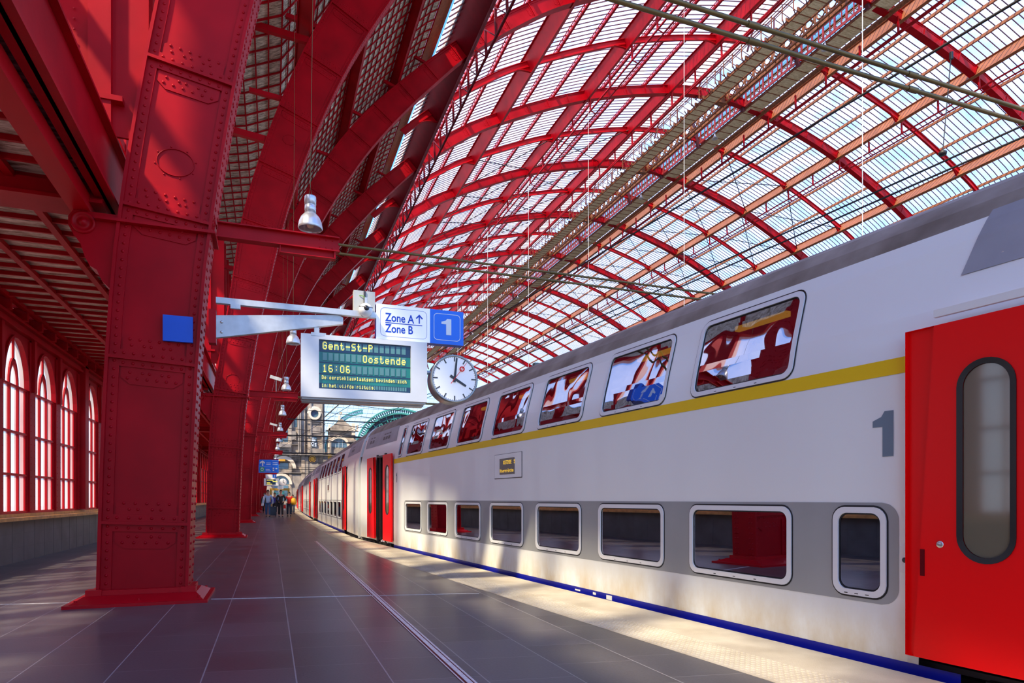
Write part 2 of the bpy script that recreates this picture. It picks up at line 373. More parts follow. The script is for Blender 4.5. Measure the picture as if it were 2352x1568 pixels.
def stat_at(L_):
    for a, b in zip(STN, STN[1:]):
        if L_ <= b[3]:
            t = (L_ - a[3]) / max(1e-6, b[3] - a[3])
            nx = a[1][0] + (b[1][0] - a[1][0]) * t; nz = a[1][1] + (b[1][1] - a[1][1]) * t; q = hypot(nx, nz)
            return [(a[0][0] + (b[0][0] - a[0][0]) * t, a[0][1] + (b[0][1] - a[0][1]) * t), (nx / q, nz / q), a[2] + (b[2] - a[2]) * t, L_]
    return STN[-1]
def L_at_x(x):
    for a, b in zip(STN, STN[1:]):
        if a[0][0] <= x <= b[0][0] and b[0][1] > 8: return a[3] + (b[3] - a[3]) * (x - a[0][0]) / (b[0][0] - a[0][0])
    return LTOT
def L_at_z(z):
    for a, b in zip(STN, STN[1:]):
        if a[0][1] <= z <= b[0][1]: return a[3] + (b[3] - a[3]) * (z - a[0][1]) / (b[0][1] - a[0][1])
    return LTOT
def mir(p): return (2 * XC - p[0], p[1])
PX = [10.6, 17.4, 25.1, 33.2]               # purlins, left half; the right half mirrors them

# ------------------------------------------------------------------ main arches with their columns
STIFF = [L_at_z(z) for z in (0.9, 2.8, 4.52, 6.25, 8.0, 9.8, 11.6, 13.4)]
while STIFF[-1] < LTOT - 1.5: STIFF.append(STIFF[-1] + 1.95)
D = 0.52                                     # depth of an arch along the hall
def arch_half(k, Y, right):
    f = mir if right else (lambda p: p)
    lvl = 3 if k <= 0 else (2 if k <= 2 else (1 if k <= 3 else 0))
    P3 = lambda q, y: (f(q)[0], y, f(q)[1])
    sgn = -1 if right else 1
    S = STN
    fl_in, fl_out, web, stf, riv = MB(), MB(), MB(), MB(), MB()
    t = 0.035
    for a, b in zip(S, S[1:]):
        for (mb, h0a, h1a, h0b, h1b) in ((fl_in, 0, t, 0, t), (fl_out, a[2] - t, a[2], b[2] - t, b[2])):
            mb.hexa([P3(off(a, h0a), Y), P3(off(b, h0b), Y), P3(off(b, h0b), Y + D), P3(off(a, h0a), Y + D),
                     P3(off(a, h1a), Y), P3(off(b, h1b), Y), P3(off(b, h1b), Y + D), P3(off(a, h1a), Y + D)])
        for (y0, y1) in ((Y + 0.075, Y + 0.10), (Y + D - 0.10, Y + D - 0.075)):
            web.quad(P3(off(a, .02), y0), P3(off(b, .02), y0), P3(off(b, b[2] - .02), y0), P3(off(a, a[2] - .02), y0))
        # connecting angles along both flanges, standing proud of the web
        for y0, y1 in ((Y + 0.05, Y + 0.075),):
            for (h0, h1a, h1b) in ((t, 0.14, 0.14), (None, a[2] - 0.14, b[2] - 0.14)):
                A0 = t if h0 is not None else a[2] - t; B0 = t if h0 is not None else b[2] - t
                web.hexa([P3(off(a, A0), y0), P3(off(b, B0), y0), P3(off(b, B0), y1), P3(off(a, A0), y1),
                          P3(off(a, h1a), y0), P3(off(b, h1b), y0), P3(off(b, h1b), y1), P3(off(a, h1a), y1)])
    for j, Ls in enumerate(STIFF):
        st = stat_at(Ls); d = (st[1][1], -st[1][0])
        def q(h, dl, y): o_ = off(st, h); return P3((o_[0] + d[0] * dl, o_[1] + d[1] * dl), y)
        stf.hexa([q(t, -.018, Y - 0.0), q(st[2] - t, -.018, Y), q(st[2] - t, -.018, Y + .08), q(t, -.018, Y + .08),
                  q(t, .018, Y), q(st[2] - t, .018, Y), q(st[2] - t, .018, Y + .08), q(t, .018, Y + .08)])
        for (e0, e1, e2) in ((.018, .10, .30), (-.018, -.10, -.30)):   # riveted angle + doubling plate with clipped corners
            stf.hexa([q(.14, e0, Y + .045), q(st[2] - .14, e0, Y + .045), q(st[2] - .14, e0, Y + .075), q(.14, e0, Y + .075),
                      q(.14, e1, Y + .045), q(st[2] - .14, e1, Y + .045), q(st[2] - .14, e1, Y + .075), q(.14, e1, Y + .075)])
            c = 0.10
            stf.poly([q(.16, e1, Y + .062), q(.16, e2 * .75, Y + .062), q(.16 + c, e2, Y + .062), q(st[2] - .16 - c, e2, Y + .062), q(st[2] - .16, e2 * .75, Y + .062), q(st[2] - .16, e1, Y + .062)])
            stf.quad(q(.16 + c, e2, Y + .062), q(st[2] - .16 - c, e2, Y + .062), q(st[2] - .16 - c, e2, Y + .075), q(.16 + c, e2, Y + .075))
            if lvl >= 1 and not right:
                sp = 0.10 if lvl > 1 else 0.16
                n = int((st[2] - .36) / sp)
                for i in range(n + 1):
                    h = .18 + (st[2] - .36) * i / n
                    riv.rivet(q(h, (e0 + e1) / 2, Y + .045), (0, -1, 0), .019, 6 if lvl == 3 else 5)
                    if .2 < h < st[2] - .2: riv.rivet(q(h + (.03 if i % 2 else 0), (.16 if e0 > 0 else -.16), Y + .062), (0, -1, 0), .019, 6 if lvl == 3 else 5)
                    if i < n: riv.rivet(q(h + (st[2] - .36) / n / 2, (.23 if e0 > 0 else -.23), Y + .062), (0, -1, 0), .019, 6 if lvl == 3 else 5)
    if lvl and not right:
        Lmax = {3: 9.5, 2: 27, 1: 30}[lvl]; sp = {3: .095, 2: .11, 1: .17}[lvl]; n = 6 if lvl == 3 else 5
        l = 0.1
        while l < Lmax:
            st = stat_at(l); rr = .019 if lvl > 1 else .022
            for h in (.088, st[2] - .088): 
                riv.rivet(P3(off(st, h), Y + .05), (0, -1, 0), rr, n)
            nin = (-st[1][0], 0, -st[1][1])
            for yy in ((.07, .13, D - .13, D - .07) if lvl > 1 else (.1, D - .1)):
                o_ = off(st, -.0); riv.rivet(P3(o_, Y + yy), nin, rr, n)
            if l < 9:
                o_ = off(st, st[2]);
                for yy in (.07, D - .07): riv.rivet(P3(o_, Y + yy), (st[1][0], 0, st[1][1]), rr, n)
            l += sp
    return fl_in, fl_out, web, stf, riv
ARCHES = []
for k in range(-1, NARCH):
    Y = Y1 + k * BAY
    if k == -1: lab = 'red riveted steel arch spanning the hall behind the nearest column, overhead'
    elif k == 0: lab = 'red riveted steel arch nearest the camera, its column carrying a blue square plate'
    elif k == 1: lab = 'second red riveted steel arch, its column standing behind the plated one and lit orange above'
    elif k == NARCH - 1: lab = 'farthest red steel arch, just in front of the stone station facade'
    else: lab = '%s red riveted steel arch from the camera along the platform' % ORD[k]
    if k == -1: continue
    root = thing('steel_arch', lab, 'arch', (0, 0, 0), 'main arches of the train shed')
    allm = [arch_half(k, Y, False), arch_half(k, Y, True)]
    for i, nm in enumerate(('inner_flange', 'outer_flange', 'web', 'stiffeners', 'rivets')):
        mb = MB()
        for h in allm:
            if h[i].v: mb.add(h[i].v, h[i].f, False)
            if i == 4: mb.sm = [True] * len(mb.f)
        if mb.v:
            o = mb.build(nm, RED, root)
            if nm in ('rivets', 'stiffeners'): o['kind'] = 'stuff'
    # crown hinge
    mb = MB(); mb.lathe((XC, Y - .02, 37.9), [(0.01, 0), (.34, 0), (.34, D + .04), (.01, D + .04)], 16, 'y'); mb.box(XC - .55, XC + .55, Y - .03, Y + D + .03, 37.55, 37.72)
    mb.build('crown_hinge', RUST, root)
    # base plate and moulded foot
    for f in ((lambda x: x), (lambda x: 2 * XC - x)):
        xs = sorted((f(-2.12), f(-.68))); mb = MB()
        z1 = .035
        mb.box(xs[0], xs[1], Y - .32, Y + D + .30, 0, z1)
        xi = sorted((f(-1.93), f(-.86)))
        mb.hexa([(xs[0] + .05, Y - .27, z1), (xs[1] - .05, Y - .27, z1), (xs[1] - .05, Y + D + .25, z1), (xs[0] + .05, Y + D + .25, z1),
                 (xi[0] - .04, Y - .06, .10), (xi[1] + .04, Y - .06, .10), (xi[1] + .04, Y + D + .06, .10), (xi[0] - .04, Y + D + .06, .10)])
        mb.box(xi[0], xi[1], Y - .025, Y + D + .03, .10, .155)
        mb.box(xi[0] - .03, xi[0] + .13, Y - .05, Y + .1, .10, .165); mb.box(xi[1] - .13, xi[1] + .03, Y - .05, Y + .1, .10, .165)
        for bx in (xs[0] + .1, xs[1] - .1, (xs[0] + xs[1]) / 2):
            for by in (Y - .2, Y + D + .2): mb.tube([(bx, by, .03), (bx, by, .075)], .016, 6)
        mb.build('base_plate', REDB if k <= 3 else RED, root)
    if k <= 3:    # ledge at the springing of the side girders, and an oval hatch ring on the web
        mb = MB(); st = stat_at(L_at_z(4.42))
        o0 = off(st, -.02); o1 = off(st, st[2] + .03)
        mb.box(o1[0] - .2, o0[0] + .03, Y - .035, Y + D, 4.40, 4.425); mb.box(o1[0] - .18, o0[0] + .02, Y - .02, Y + D, 4.425, 4.44)
        mb.build('ledge', RED, root)
        for z in ((5.15,) if k == 0 else (4.9, 12.6)):
            st = stat_at(L_at_z(z)); c = off(st, st[2] / 2); mb = MB()
            ring = [(c[0] + .20 * cos(a), Y + .068, c[1] + .16 * sin(a)) for a in [2 * pi * i / 28 for i in range(29)]]
            mb.tube(ring, .006, 5, False)
            for i in range(8):
                a = 2 * pi * i / 8 + .2; mb.rivet((c[0] + .225 * cos(a), Y + .074, c[1] + .185 * sin(a)), (0, -1, 0), .012)
            mb.build('hatch_ring', RED, root)
    mb = MB()
    for z in (12.3, 15.6):
        q = off(stat_at(L_at_z(z)), stat_at(L_at_z(z))[2]); mb.bar((-2.4, Y + .15, q[1] + .25), (q[0], Y + .15, q[1] - .0), .16, .2)
    for x in (1.6, 2.7, 4.2, 5.8, 7.4, 9.0):
        st = stat_at(L_at_x(x)); a_ = off(st, st[2]); b_ = off(st, st[2] + .75); mb.bar((a_[0], Y + .15, a_[1]), (b_[0] - .3, Y + .15, b_[1] - .2), .12, .14)
    mb.build('outer_struts', RED, root)['kind'] = 'stuff'
    ARCHES.append(root)

# square blue plate on the first column
mb = MB(); pz = atY(374, 720, Y1)
a = atY(374, 722, Y1 - .0); b = atY(443, 787, Y1)
mb.box(a[0], b[0], Y1 - .005, Y1 + .045, b[1], a[1]); tag(mb.build('blue_plate', PLATEB), 'plain square blue plate fixed to the nearest red column', 'plate')

# ------------------------------------------------------------------ thin intermediate ribs
def rib(Y, lab):
    mb = MB()
    La = L_at_x(8.8)
    for right in (False, True):
        f = mir if right else (lambda p: p)
        pl = [st for st in STN if st[3] >= La]
        for a, b in zip(pl, pl[1:]):
            h0 = lambda s: s[2] - .42
            for (ha0, ha1, hb0, hb1, w0, w1) in ((h0(a), h0(a) + .03, h0(b), h0(b) + .03, -.09, .09), (a[2] - .03, a[2], b[2] - .03, b[2], -.09, .09), (h0(a), a[2], h0(b), b[2], -.012, .012)):
                q = lambda s, h, y: (f(off(s, h))[0], Y + y, f(off(s, h))[1])
                mb.hexa([q(a, ha0, w0), q(b, hb0, w0), q(b, hb0, w1), q(a, ha0, w1), q(a, ha1, w0), q(b, hb1, w0), q(b, hb1, w1), q(a, ha1, w1)])
        # curved haunch down to the foot of each purlin
        for px in PX:
            Lp = L_at_x(px); sg = -1 if not right else 1
            prev = None
            for i in range(8):
                t = i / 7; dl = -(1 - t) * 1.1 if not right else (1 - t) * 1.1
                st = stat_at(Lp + dl); h = (st[2] - .42) * (1 - (1 - cos(t * pi / 2)))
                q = lambda s, h, y: (f(off(s, h))[0], Y + y, f(off(s, h))[1])
                cur = (st, h)
                if prev:
                    A, ha = prev; B, hb = cur
                    mb.hexa([q(A, ha, -.09), q(B, hb, -.09), q(B, hb, .09), q(A, ha, .09), q(A, ha + .03, -.09), q(B, hb + .03, -.09), q(B, hb + .03, .09), q(A, ha + .03, .09)])
                    mb.quad(q(A, ha, 0), q(B, hb, 0), q(B, B[2] - .42, 0), q(A, A[2] - .42, 0))
                prev = cur
    return tag(mb.build('arch_rib', REDB), lab, 'rib', 'slim ribs between the main arches')
for k in range(0, NARCH - 1):
    rib(Y1 + (k + .5) * BAY + D / 2, 'slim red rib of the glazed vault, halfway between the %s and %s main arches' % (ORD[k], ORD[k + 1]))

# ------------------------------------------------------------------ purlins
YA, YB = Y1 - 8.0, YEND + D
def longplate(mb, p, n, h0, h1, wd, fl=0.3):
    d = (n[1], -n[0])
    q = lambda h, w, y: (p[0] + n[0] * h + d[0] * w, y, p[1] + n[1] * h + d[1] * w)
    def bx(ha, hb, wa, wb): mb.hexa([q(ha, wa, YA), q(ha, wb, YA), q(ha, wb, YB), q(ha, wa, YB), q(hb, wa, YA), q(hb, wb, YA), q(hb, wb, YB), q(hb, wa, YB)])
    bx(h0, h1, -wd / 2, wd / 2); bx(h0, h0 + .035, -fl / 2, fl / 2); bx(h1 - .035, h1, -fl / 2, fl / 2)
pn = ['lowest purlin on the left, a deep dark box along the shed', 'second', 'third', 'fourth']
cnt = 0
for right in (False, True):
    for i, px in enumerate(PX):
        st = stat_at(L_at_x(px)); p = st[0]; n = st[1]
        if right: p = mir(p); n = (-n[0], n[1])
        mb = MB()
        if i == 0: longplate(mb, p, n, -.12, st[2] + .55, .08, .45)
        else: longplate(mb, p, n, -.06, st[2] + .34, .05, .28)
        side = 'right' if right else 'left'
        lab = ('lowest deep longitudinal girder of the vault, %s side' % side) if i == 0 else '%s longitudinal purlin up the %s side of the glass vault' % (['', 'second', 'third', 'uppermost'][i], side)
        tag(mb.build('roof_purlin', (DARKRED if i == 0 else RED) if not right else REDSUN), lab, 'purlin', 'purlins of the glass vault')
# slimmer beams carrying the plank part
for px, nm in ((2.55, 'lower'), (5.13, 'middle'), (7.6, 'upper')):
    st = stat_at(L_at_x(px)) if px > 1 else stat_at(L_at_z(9.5)); mb = MB()
    longplate(mb, st[0], st[1], st[2] + .02, st[2] + .50, .04, .2)
    tag(mb.build('roof_beam', RED), '%s slim red beam carrying the plank-lined haunch of the vault' % nm, 'beam', 'beams under the plank lining')

# ------------------------------------------------------------------ roof skins
def hout(st): return st[2] + .38
LP0 = L_at_z(9.0); LP1 = L_at_x(9.2)
def strip(mb, La, Lb, y0, y1, h=None, right=False, n=None):
    n = n or max(1, int((Lb - La) / .9)); f = mir if right else (lambda p: p)
    for i in range(n):
        a = stat_at(La + (Lb - La) * i / n); b = stat_at(La + (Lb - La) * (i + 1) / n)
        ha = hout(a) + (h or 0); hb = hout(b) + (h or 0)
        A = f(off(a, ha)); B = f(off(b, hb))
        mb.quad((A[0], y0, A[1]), (B[0], y0, B[1]), (B[0], y1, B[1]), (A[0], y1, A[1]))
SK = [(-2.5, 15.7), (-.9, 16.1), (.35, 16.7), (1.3, 18.0), (2.5, 19.9), (3.9, 21.9), (5.8, 24.1), (7.6, 25.9), (9.2, off(stat_at(LP1), hout(stat_at(LP1)) + .12)[1])]
SK[-1] = off(stat_at(LP1), hout(stat_at(LP1)) + .12)
skc = []
for (p, q) in zip(SK, SK[1:]):
    n = max(1, int(round(hypot(q[0] - p[0], q[1] - p[1]) / .42)))
    skc += [(p[0] + (q[0] - p[0]) * i / n, p[1] + (q[1] - p[1]) * i / n) for i in range(n)]
skc.append(SK[-1])
mb = MB()
for r in (False, True):
    f = mir if r else (lambda p: p)
    for p, q in zip(SK, SK[1:]):
        A = f(p); B = f(q); mb.quad((A[0], YA, A[1]), (B[0], YA, B[1]), (B[0], YB, B[1]), (A[0], YB, A[1]))
tag(mb.build('ceiling', VAULTW), kind='structure')
mb = MB()     # grid of red laths under the planks
for p in skc: mb.bar((p[0] + .02, YA, p[1] - .05), (p[0] + .02, YB, p[1] - .05), .05, .05)
y = YA
while y < YEND:
    for p, q in zip(SK, SK[1:]): mb.bar((p[0] + .02, y, p[1] - .05), (q[0] + .02, y, q[1] - .05), .05, .05, (0, 1, 0))
    y += .74
tag(mb.build('trim_1', RED), kind='structure')
mb = MB(); LW = L_at_x(9.95)   # timber strip at the foot of the glass, orange sunlight put in its colour
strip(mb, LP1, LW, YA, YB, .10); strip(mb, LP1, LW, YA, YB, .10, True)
tag(mb.build('ceiling', mat('timber_sun_tint', (0.45, 0.14, 0.06), 0.5, var=0.25, vscale=5)), kind='structure')
mb = MB(); LTOP = L_at_x(36.2)
for k in range(0, NARCH):
    pass
strip(mb, LW, LTOP, YA, YB); strip(mb, LW, LTOP, YA, YB, 0, True)
tag(mb.build('ceiling', ROOFG), kind='structure')
# transverse glazing bars and longitudinal rails
mb = MB(); y = YA + .3
NSEG = 12
pts = []
for r in (False, True):
    f = mir if r else (lambda p: p)
    pts.append([f(off(stat_at(LW + (LTOP - LW) * i / NSEG), hout(stat_at(LW + (LTOP - LW) * i / NSEG)) - .03)) for i in range(NSEG + 1)])
while y < YEND:
    for pl in pts:
        for a, b in zip(pl, pl[1:]): mb.bar((a[0], y, a[1]), (b[0], y, b[1]), .055, .05, (0, 1, 0))
    y += .49
tag(mb.build('trim_2', GLZ), kind='structure')
xs = [10.6, 17.4, 25.1, 33.2, 36.2]
for r in (False, True):
    mb = MB()
    for a, b in zip(xs, xs[1:]):
        n = (4 if a == 25.1 else 3) if b - a > 5 else 2
        for i in range(1, n + (1 if b == 36.2 else 0)):
            x = a + (b - a) * i / n; st = stat_at(L_at_x(x)); q = off(st, hout(st) - .16); p = mir(q) if r else q
            mb.bar((p[0], YA, p[1]), (p[0], YB, p[1]), .15, .22); q2 = off(stat_at(L_at_x(x) - .16), hout(st) - .05); p = mir(q2) if r else q2
            mb.bar((p[0], YA, p[1]), (p[0], YB, p[1]), .05, .06)
    tag(mb.build('trim_3' if not r else 'trim_4', RED if not r else REDSUN), kind='structure')

# ------------------------------------------------------------------ service rails hung under the purlins
def rails(x, drop, lab, white=False, dark=False, dx=0.5):
    xx = x if x < XC else 2 * XC - x
    z = stat_at(L_at_x(xx))[0][1]; mb = MB(); zz = z - drop
    mb.bar((x, YA, zz), (x, YB, zz), .12, .09); 
    if not dark: mb.bar((x + dx, YA, zz - .15), (x + dx, YB, zz - .15), .10, .08)
    y = Y1 - 6.8
    while y < YB:
        mb.bar((x - .05, y, z + .1), (x, y, zz), .12, .12)
        if not dark: mb.bar((x, y, zz), (x + dx, y, zz - .15), .06, .06)
        else:
            mb.bar((x, y, zz), (x - .1, y + 1.7, z + .0), .05, .05)
        y += 3.4 if not dark else 1.7
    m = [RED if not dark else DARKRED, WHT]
    if white: mb.mi = 1; mb.tube([(x + .12, YA, zz + .08), (x + .12, YB, zz + .08)], .045, 5)
    tag(mb.build('service_rail', m), lab, 'rail', 'rails hung under the vault')
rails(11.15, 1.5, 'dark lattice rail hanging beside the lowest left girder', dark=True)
rails(25.4, 1.0, 'paired red rails hung under the third left purlin')
rails(33.5, 1.15, 'red rail with a white cable under the uppermost left purlin', True, dx=0)
rails(44.2, 1.1, 'red rail with a pale cable under the uppermost right purlin', True, dx=0)
rails(53.0, .9, 'red rail hung under the third right purlin')

# ------------------------------------------------------------------ ridge: catwalk, lattice, louvred lantern
PLANKY = planks('catwalk_boards', (0.60, 0.50, 0.26), (0.95, 0.88, 0.62), rough=0.7)
root = thing('ridge_catwalk', 'rusty maintenance catwalk with boarded soffits running under the roof ridge', 'catwalk')
mb = MB(); mb.box(36.95, 38.05, YA, YB, 37.35, 37.4); mb.build('boards', PLANKY, root)
mb = MB(); y = YA
while y < YB: mb.box(36.9, 38.1, y, y + .05, 37.31, 37.36); y += .75
for x in (36.86, 38.14): mb.bar((x, YA, 37.4), (x, YB, 37.4), .09, .26)
mb.build('walkway_frame', RUST, root)
mb = MB(); y = YA      # handrail with brackets
for z in (37.9, 38.35): mb.bar((36.2, YA, z), (36.2, YB, z), .05, .05)
while y < YB:
    mb.bar((36.2, y, 37.2), (36.2, y, 38.4), .06, .06); mb.bar((36.2, y, 37.4), (36.86, y + .5, 37.4), .06, .06); mb.box(36.6, 36.84, y, y + .1, 37.3, 37.6); y += 1.13
mb.build('handrail', RUST, root)
mb = MB(); y = YA      # lattice girder with rings
for z in (37.7, 38.9): mb.bar((39.4, YA, z), (39.4, YB, z), .16, .16)
for x in (38.6, 40.3): mb.bar((x, YA, 38.2), (x, YB, 38.2), .22, .3)
while y < YB:
    ring = [(39.4, y + .56 + .42 * cos(a), 38.3 + .42 * sin(a)) for a in [2 * pi * i / 12 for i in range(13)]]
    mb.tube(ring, .07, 4, False); mb.bar((39.4, y, 37.7), (39.4, y, 38.9), .1, .1); mb.bar((38.6, y, 38.2), (40.3, y + .56, 38.2), .07, .07); y += 1.13
mb.build('ring_lattice', RUST, root)
root = thing('roof_lantern', 'raised ridge lantern with a pink-red louvred side and boarded soffit', 'roof lantern')
mb = MB(); mb.box(41.4, 41.46, YA, YB, 37.7, 37.95); mb.box(41.4, 41.46, YA, YB, 38.9, 39.1); y = YA
while y < YB: mb.box(41.38, 41.48, y, y + .14, 37.95, 38.9); mb.box(41.38, 41.47, y + .5, y + .56, 37.95, 38.9); y += 1.13
mb.build('louvre_frame', mat('faded_red_paint', (0.30, 0.025, 0.03), 0.55, var=0.2), root)
mb = MB()
for i in range(5): mb.hexa([(41.5, YA, 38.0 + .18 * i), (41.52, YA, 38.0 + .18 * i), (41.52, YB, 38.0 + .18 * i), (41.5, YB, 38.0 + .18 * i), (41.6, YA, 38.12 + .18 * i), (41.62, YA, 38.12 + .18 * i), (41.62, YB, 38.12 + .18 * i), (41.6, YB, 38.12 + .18 * i)])
mb.build('louvre_slats', mat('louvre_grey', (0.36, 0.32, 0.26), 0.6), root)
mb = MB(); mb.box(41.65, 43.2, YA, YB, 37.62, 37.68); mb.build('soffit_boards', PLANKY, root)
mb = MB(); y = YA
while y < YB: mb.box(41.6, 43.2, y, y + .05, 37.58, 37.62); y += 1.1
mb.bar((43.35, YA, 37.4), (43.35, YB, 37.4), .12, .4); mb.bar((41.6, YA, 37.6), (41.6, YB, 37.6), .1, .2)
mb.build('soffit_frame', RUST, root)
mb = MB()     # glazed pitched top of the lantern
for (xa, za, xb, zb) in ((36.0, 38.9, 36.0, 40.0), (36.0, 40.0, 38.9, 40.9), (38.9, 40.9, 41.8, 40.0), (41.8, 40.0, 41.8, 39.1)):
    mb.quad((xa, YA, za), (xb, YA, zb), (xb, YB, zb), (xa, YB, za))
mb.build('lantern_glass', ROOFG, root)
mb = MB(); y = YA
while y < YB:
    for (xa, za, xb, zb) in ((36.0, 38.6, 36.0, 40.0), (36.0, 40.0, 38.9, 40.9), (38.9, 40.9, 41.8, 40.0), (41.8, 40.0, 41.8, 39.1)): mb.bar((xa, y, za), (xb, y, zb), .05, .05, (0, 1, 0))
    y += .8
for (x, z) in ((36.0, 38.7), (36, 39.4), (36, 40.), (37.4, 40.4), (38.9, 40.85), (40.4, 40.4)): mb.bar((x, YA, z), (x, YB, z), .09, .09)
for k in range(NARCH):
    Y = Y1 + k * BAY + D / 2
    for yy in (Y, Y + BAY / 2):
        mb.bar((36.2, yy, 37.4), (37.0, yy, 40.1), .12, .12); mb.bar((41.5, yy, 37.4), (40.6, yy, 40.2), .3, .3); mb.bar((38.9, yy, 38.2), (38.9, yy, 40.8), .1, .1)
mb.build('lantern_bars', GLZ, root)
for k in range(2, NARCH - 1):
    Y = Y1 + (k + .28) * BAY; mb = MB(); c = (41.0, Y, 36.6)
    mb.lathe(c, [(.06, .5), (.09, .3), (.12, .25), (.30, 0), (.27, 0), (.05, .2)], 12); mb.tube([(41, Y, 37.0), (41, Y, 37.6)], .03, 5)
    tag(mb.build('ridge_lamp', STEELL), 'small grey bell lamp under the ridge catwalk, bay behind the %s arch' % ORD[k], 'lamp', 'lamps under the ridge')

# wind-brace rods crossed between purlins
mb = None
xsall = [17.4, 25.1, 33.2, 44.6, 52.7, 60.4]
def zin(x): xx = x if x < XC else 2 * XC - x; return stat_at(L_at_x(xx))[0][1] + .35
for k in (3, 4, 5, 6, 7):
    Ya = Y1 + k * BAY + (D if k > 3 else BAY / 2)
    root = thing('brace_rods', 'black crossed wind-brace rods under the glass behind the %s arch' % ORD[k], 'brace rods', (0, 0, 0), 'crossed brace rods')
    for (x0, x1) in ((17.4, 25.1), (25.1, 33.2), (44.6, 52.7), (52.7, 60.4)):
        for h in range(2 if k > 3 else 1):
            ya = Ya + h * BAY / 2; yb = ya + BAY / 2 - .3
            for (u, v) in (((x0, ya, zin(x0)), (x1, yb, zin(x1))), ((x0, yb, zin(x0)), (x1, ya, zin(x1)))):
                mb = MB(); mb.tube([u, v], .045, 4); mb.build('rod', WIRE, root)

# ------------------------------------------------------------------ floor, platform edge, track
def eout(y): return lerp_tab([(-10, 5.3), (2.97, 4.14), (16.5, 2.84), (20.5, 2.47), (26, 2.42), (41.5, 2.36), (62, 2.70), (84, 3.2), (120, 4.4), (190, 7.0)], y)
def ein(y): return lerp_tab([(-10, 3.9), (3.4, 3.10), (4.7, 2.97), (13.2, 2.16), (17.4, 1.95), (24, 1.84), (41, 1.84), (55, 1.96), (70, 2.2), (100, 3.0), (190, 5.4)], y)
ys = [-10 + i * 1.5 for i in range(134)]
mb = MB()
for a, b in zip(ys, ys[1:]): mb.hexa([(-4.7, a, -.3), (ein(a), a, -.3), (ein(b), b, -.3), (-4.7, b, -.3), (-4.7, a, 0), (ein(a), a, 0), (ein(b), b, 0), (-4.7, b, 0)])
tag(mb.build('floor', TILES), kind='structure')
mb = MB()
for a, b in zip(ys, ys[1:]):
    mb.hexa([(ein(a), a, -.35), (eout(a), a, -.35), (eout(b), b, -.35), (ein(b), b, -.35), (ein(a), a, 0.002), (eout(a), a, 0.002), (eout(b), b, 0.002), (ein(b), b, 0.002)])
    mb.quad((eout(a) - .12, a, -.95), (eout(a) - .12, a, -.3), (eout(b) - .12, b, -.3), (eout(b) - .12, b, -.95))
y = 2.0
while y < 26:        # tactile studs
    for i in range(9):
        x = ein(y) + .05 + i * .048
        if y < 16 or i % 2 == 0: mb.add([(x - .011, y - .011, .002), (x + .011, y - .011, .002), (x + .011, y + .011, .002), (x - .011, y + .011, .002), (x - .006, y - .006, .008), (x + .006, y - .006, .008), (x + .006, y + .006, .008), (x - .006, y + .006, .008)], [(4, 5, 6, 7), (0, 1, 5, 4), (1, 2, 6, 5), (2, 3, 7, 6), (3, 0, 4, 7)])
    y += .05 if y < 16 else .1
tag(mb.build('trim_5', EDGE), kind='structure')
mb = MB(); mb.box(1.8, 100, -12, 195, -1.0, -.95); tag(mb.build('floor', GRAVEL), kind='structure')
# metal joint strips in the floor
JOINT = mat('joint_metal', (0.85, 0.82, 0.80), 0.42, metal=0.25, var=0.15, vscale=25)
mb = MB()
for a_, b_ in ((1.180, 1.190), (1.208, 1.242), (1.252, 1.268)): mb.box(a_, b_, 2, 19.35, -.01, .005)
mb.mi = 1; mb.box(1.178, 1.27, 2, 19.35, -.012, .002)
tag(mb.build('expansion_joint', [JOINT, DARKRED]), 'long shiny metal joint strip running along the platform tiles', 'joint strip')
mb = MB(); mb.bar((-.66, 8.60, .001), (1.21, 8.22, .001), .022, .006)
tag(mb.build('expansion_joint', JOINT), 'short thin metal joint strip crossing the tiles beside the nearest column', 'joint strip')
mb = MB(); mb.bar((1.28, 8.2, .001), (2.5, 7.95, .001), .008, .004); mb.bar((-4.5, 9.3, .001), (-2.14, 8.87, .001), .014, .005)
tag(mb.build('trim_6', JOINT), kind='structure')

# ------------------------------------------------------------------ left arcade wall
XW = -4.55; WP = 1.722; GRP = 7.3
WY = []
for g in range(-2, 26):
    for i in range(4): WY.append(13.24 + i * WP + g * GRP)
WY = [y for y in WY if 1 < y < YEND + 5]
WW = 1.28; ZS, ZB, ZT = 3.36, .93, 4.27
mb = MB()
y0 = -8; 
def arc(c, n=14, hw=WW / 2, hz=ZT - ZS): return [(c - hw * cos(pi * i / n), ZS + hz * sin(pi * i / n)) for i in range(n + 1)]
edges = [-8.0]
T0, T1 = XW - .12, XW
for c in WY:
    a, b = c - WW / 2, c + WW / 2
    mb.box(T0, T1, edges[-1], a, .8, 4.8)
    mb.box(T0, T1, a, b, .8, ZB)
    ar = arc(c)
    for p, q in zip(ar, ar[1:]):
        mb.hexa([(T0, p[0], p[1]), (T1, p[0], p[1]), (T1, q[0], q[1]), (T0, q[0], q[1]), (T0, p[0], 4.8), (T1, p[0], 4.8), (T1, q[0], 4.8), (T0, q[0], 4.8)])
    edges.append(b)
mb.box(T0, T1, edges[-1], YEND + 8, .8, 4.8)
# piers and pilasters between windows, raised rim round each arch
prev = None
for c in WY:
    if prev is not None:
        m0 = (prev + c) / 2; wd = (c - prev) - WW
        mb.box(XW, XW + .035, m0 - wd * .36, m0 + wd * .36, .95, 4.35)
        if c - prev > 1.9: mb.box(XW, XW + .16, m0 - .16, m0 + .16, .95, 4.6)
        else: mb.box(XW + .03, XW + .09, m0 - .07, m0 + .07, 3.36, 4.45)
        if c < 45:
            z = 1.0
            while z < 3.4:
                for yy in (m0 - wd * .25, m0 + wd * .25): mb.rivet((XW + .036, yy, z), (1, 0, 0), .012, 5)
                z += .13
    prev = c
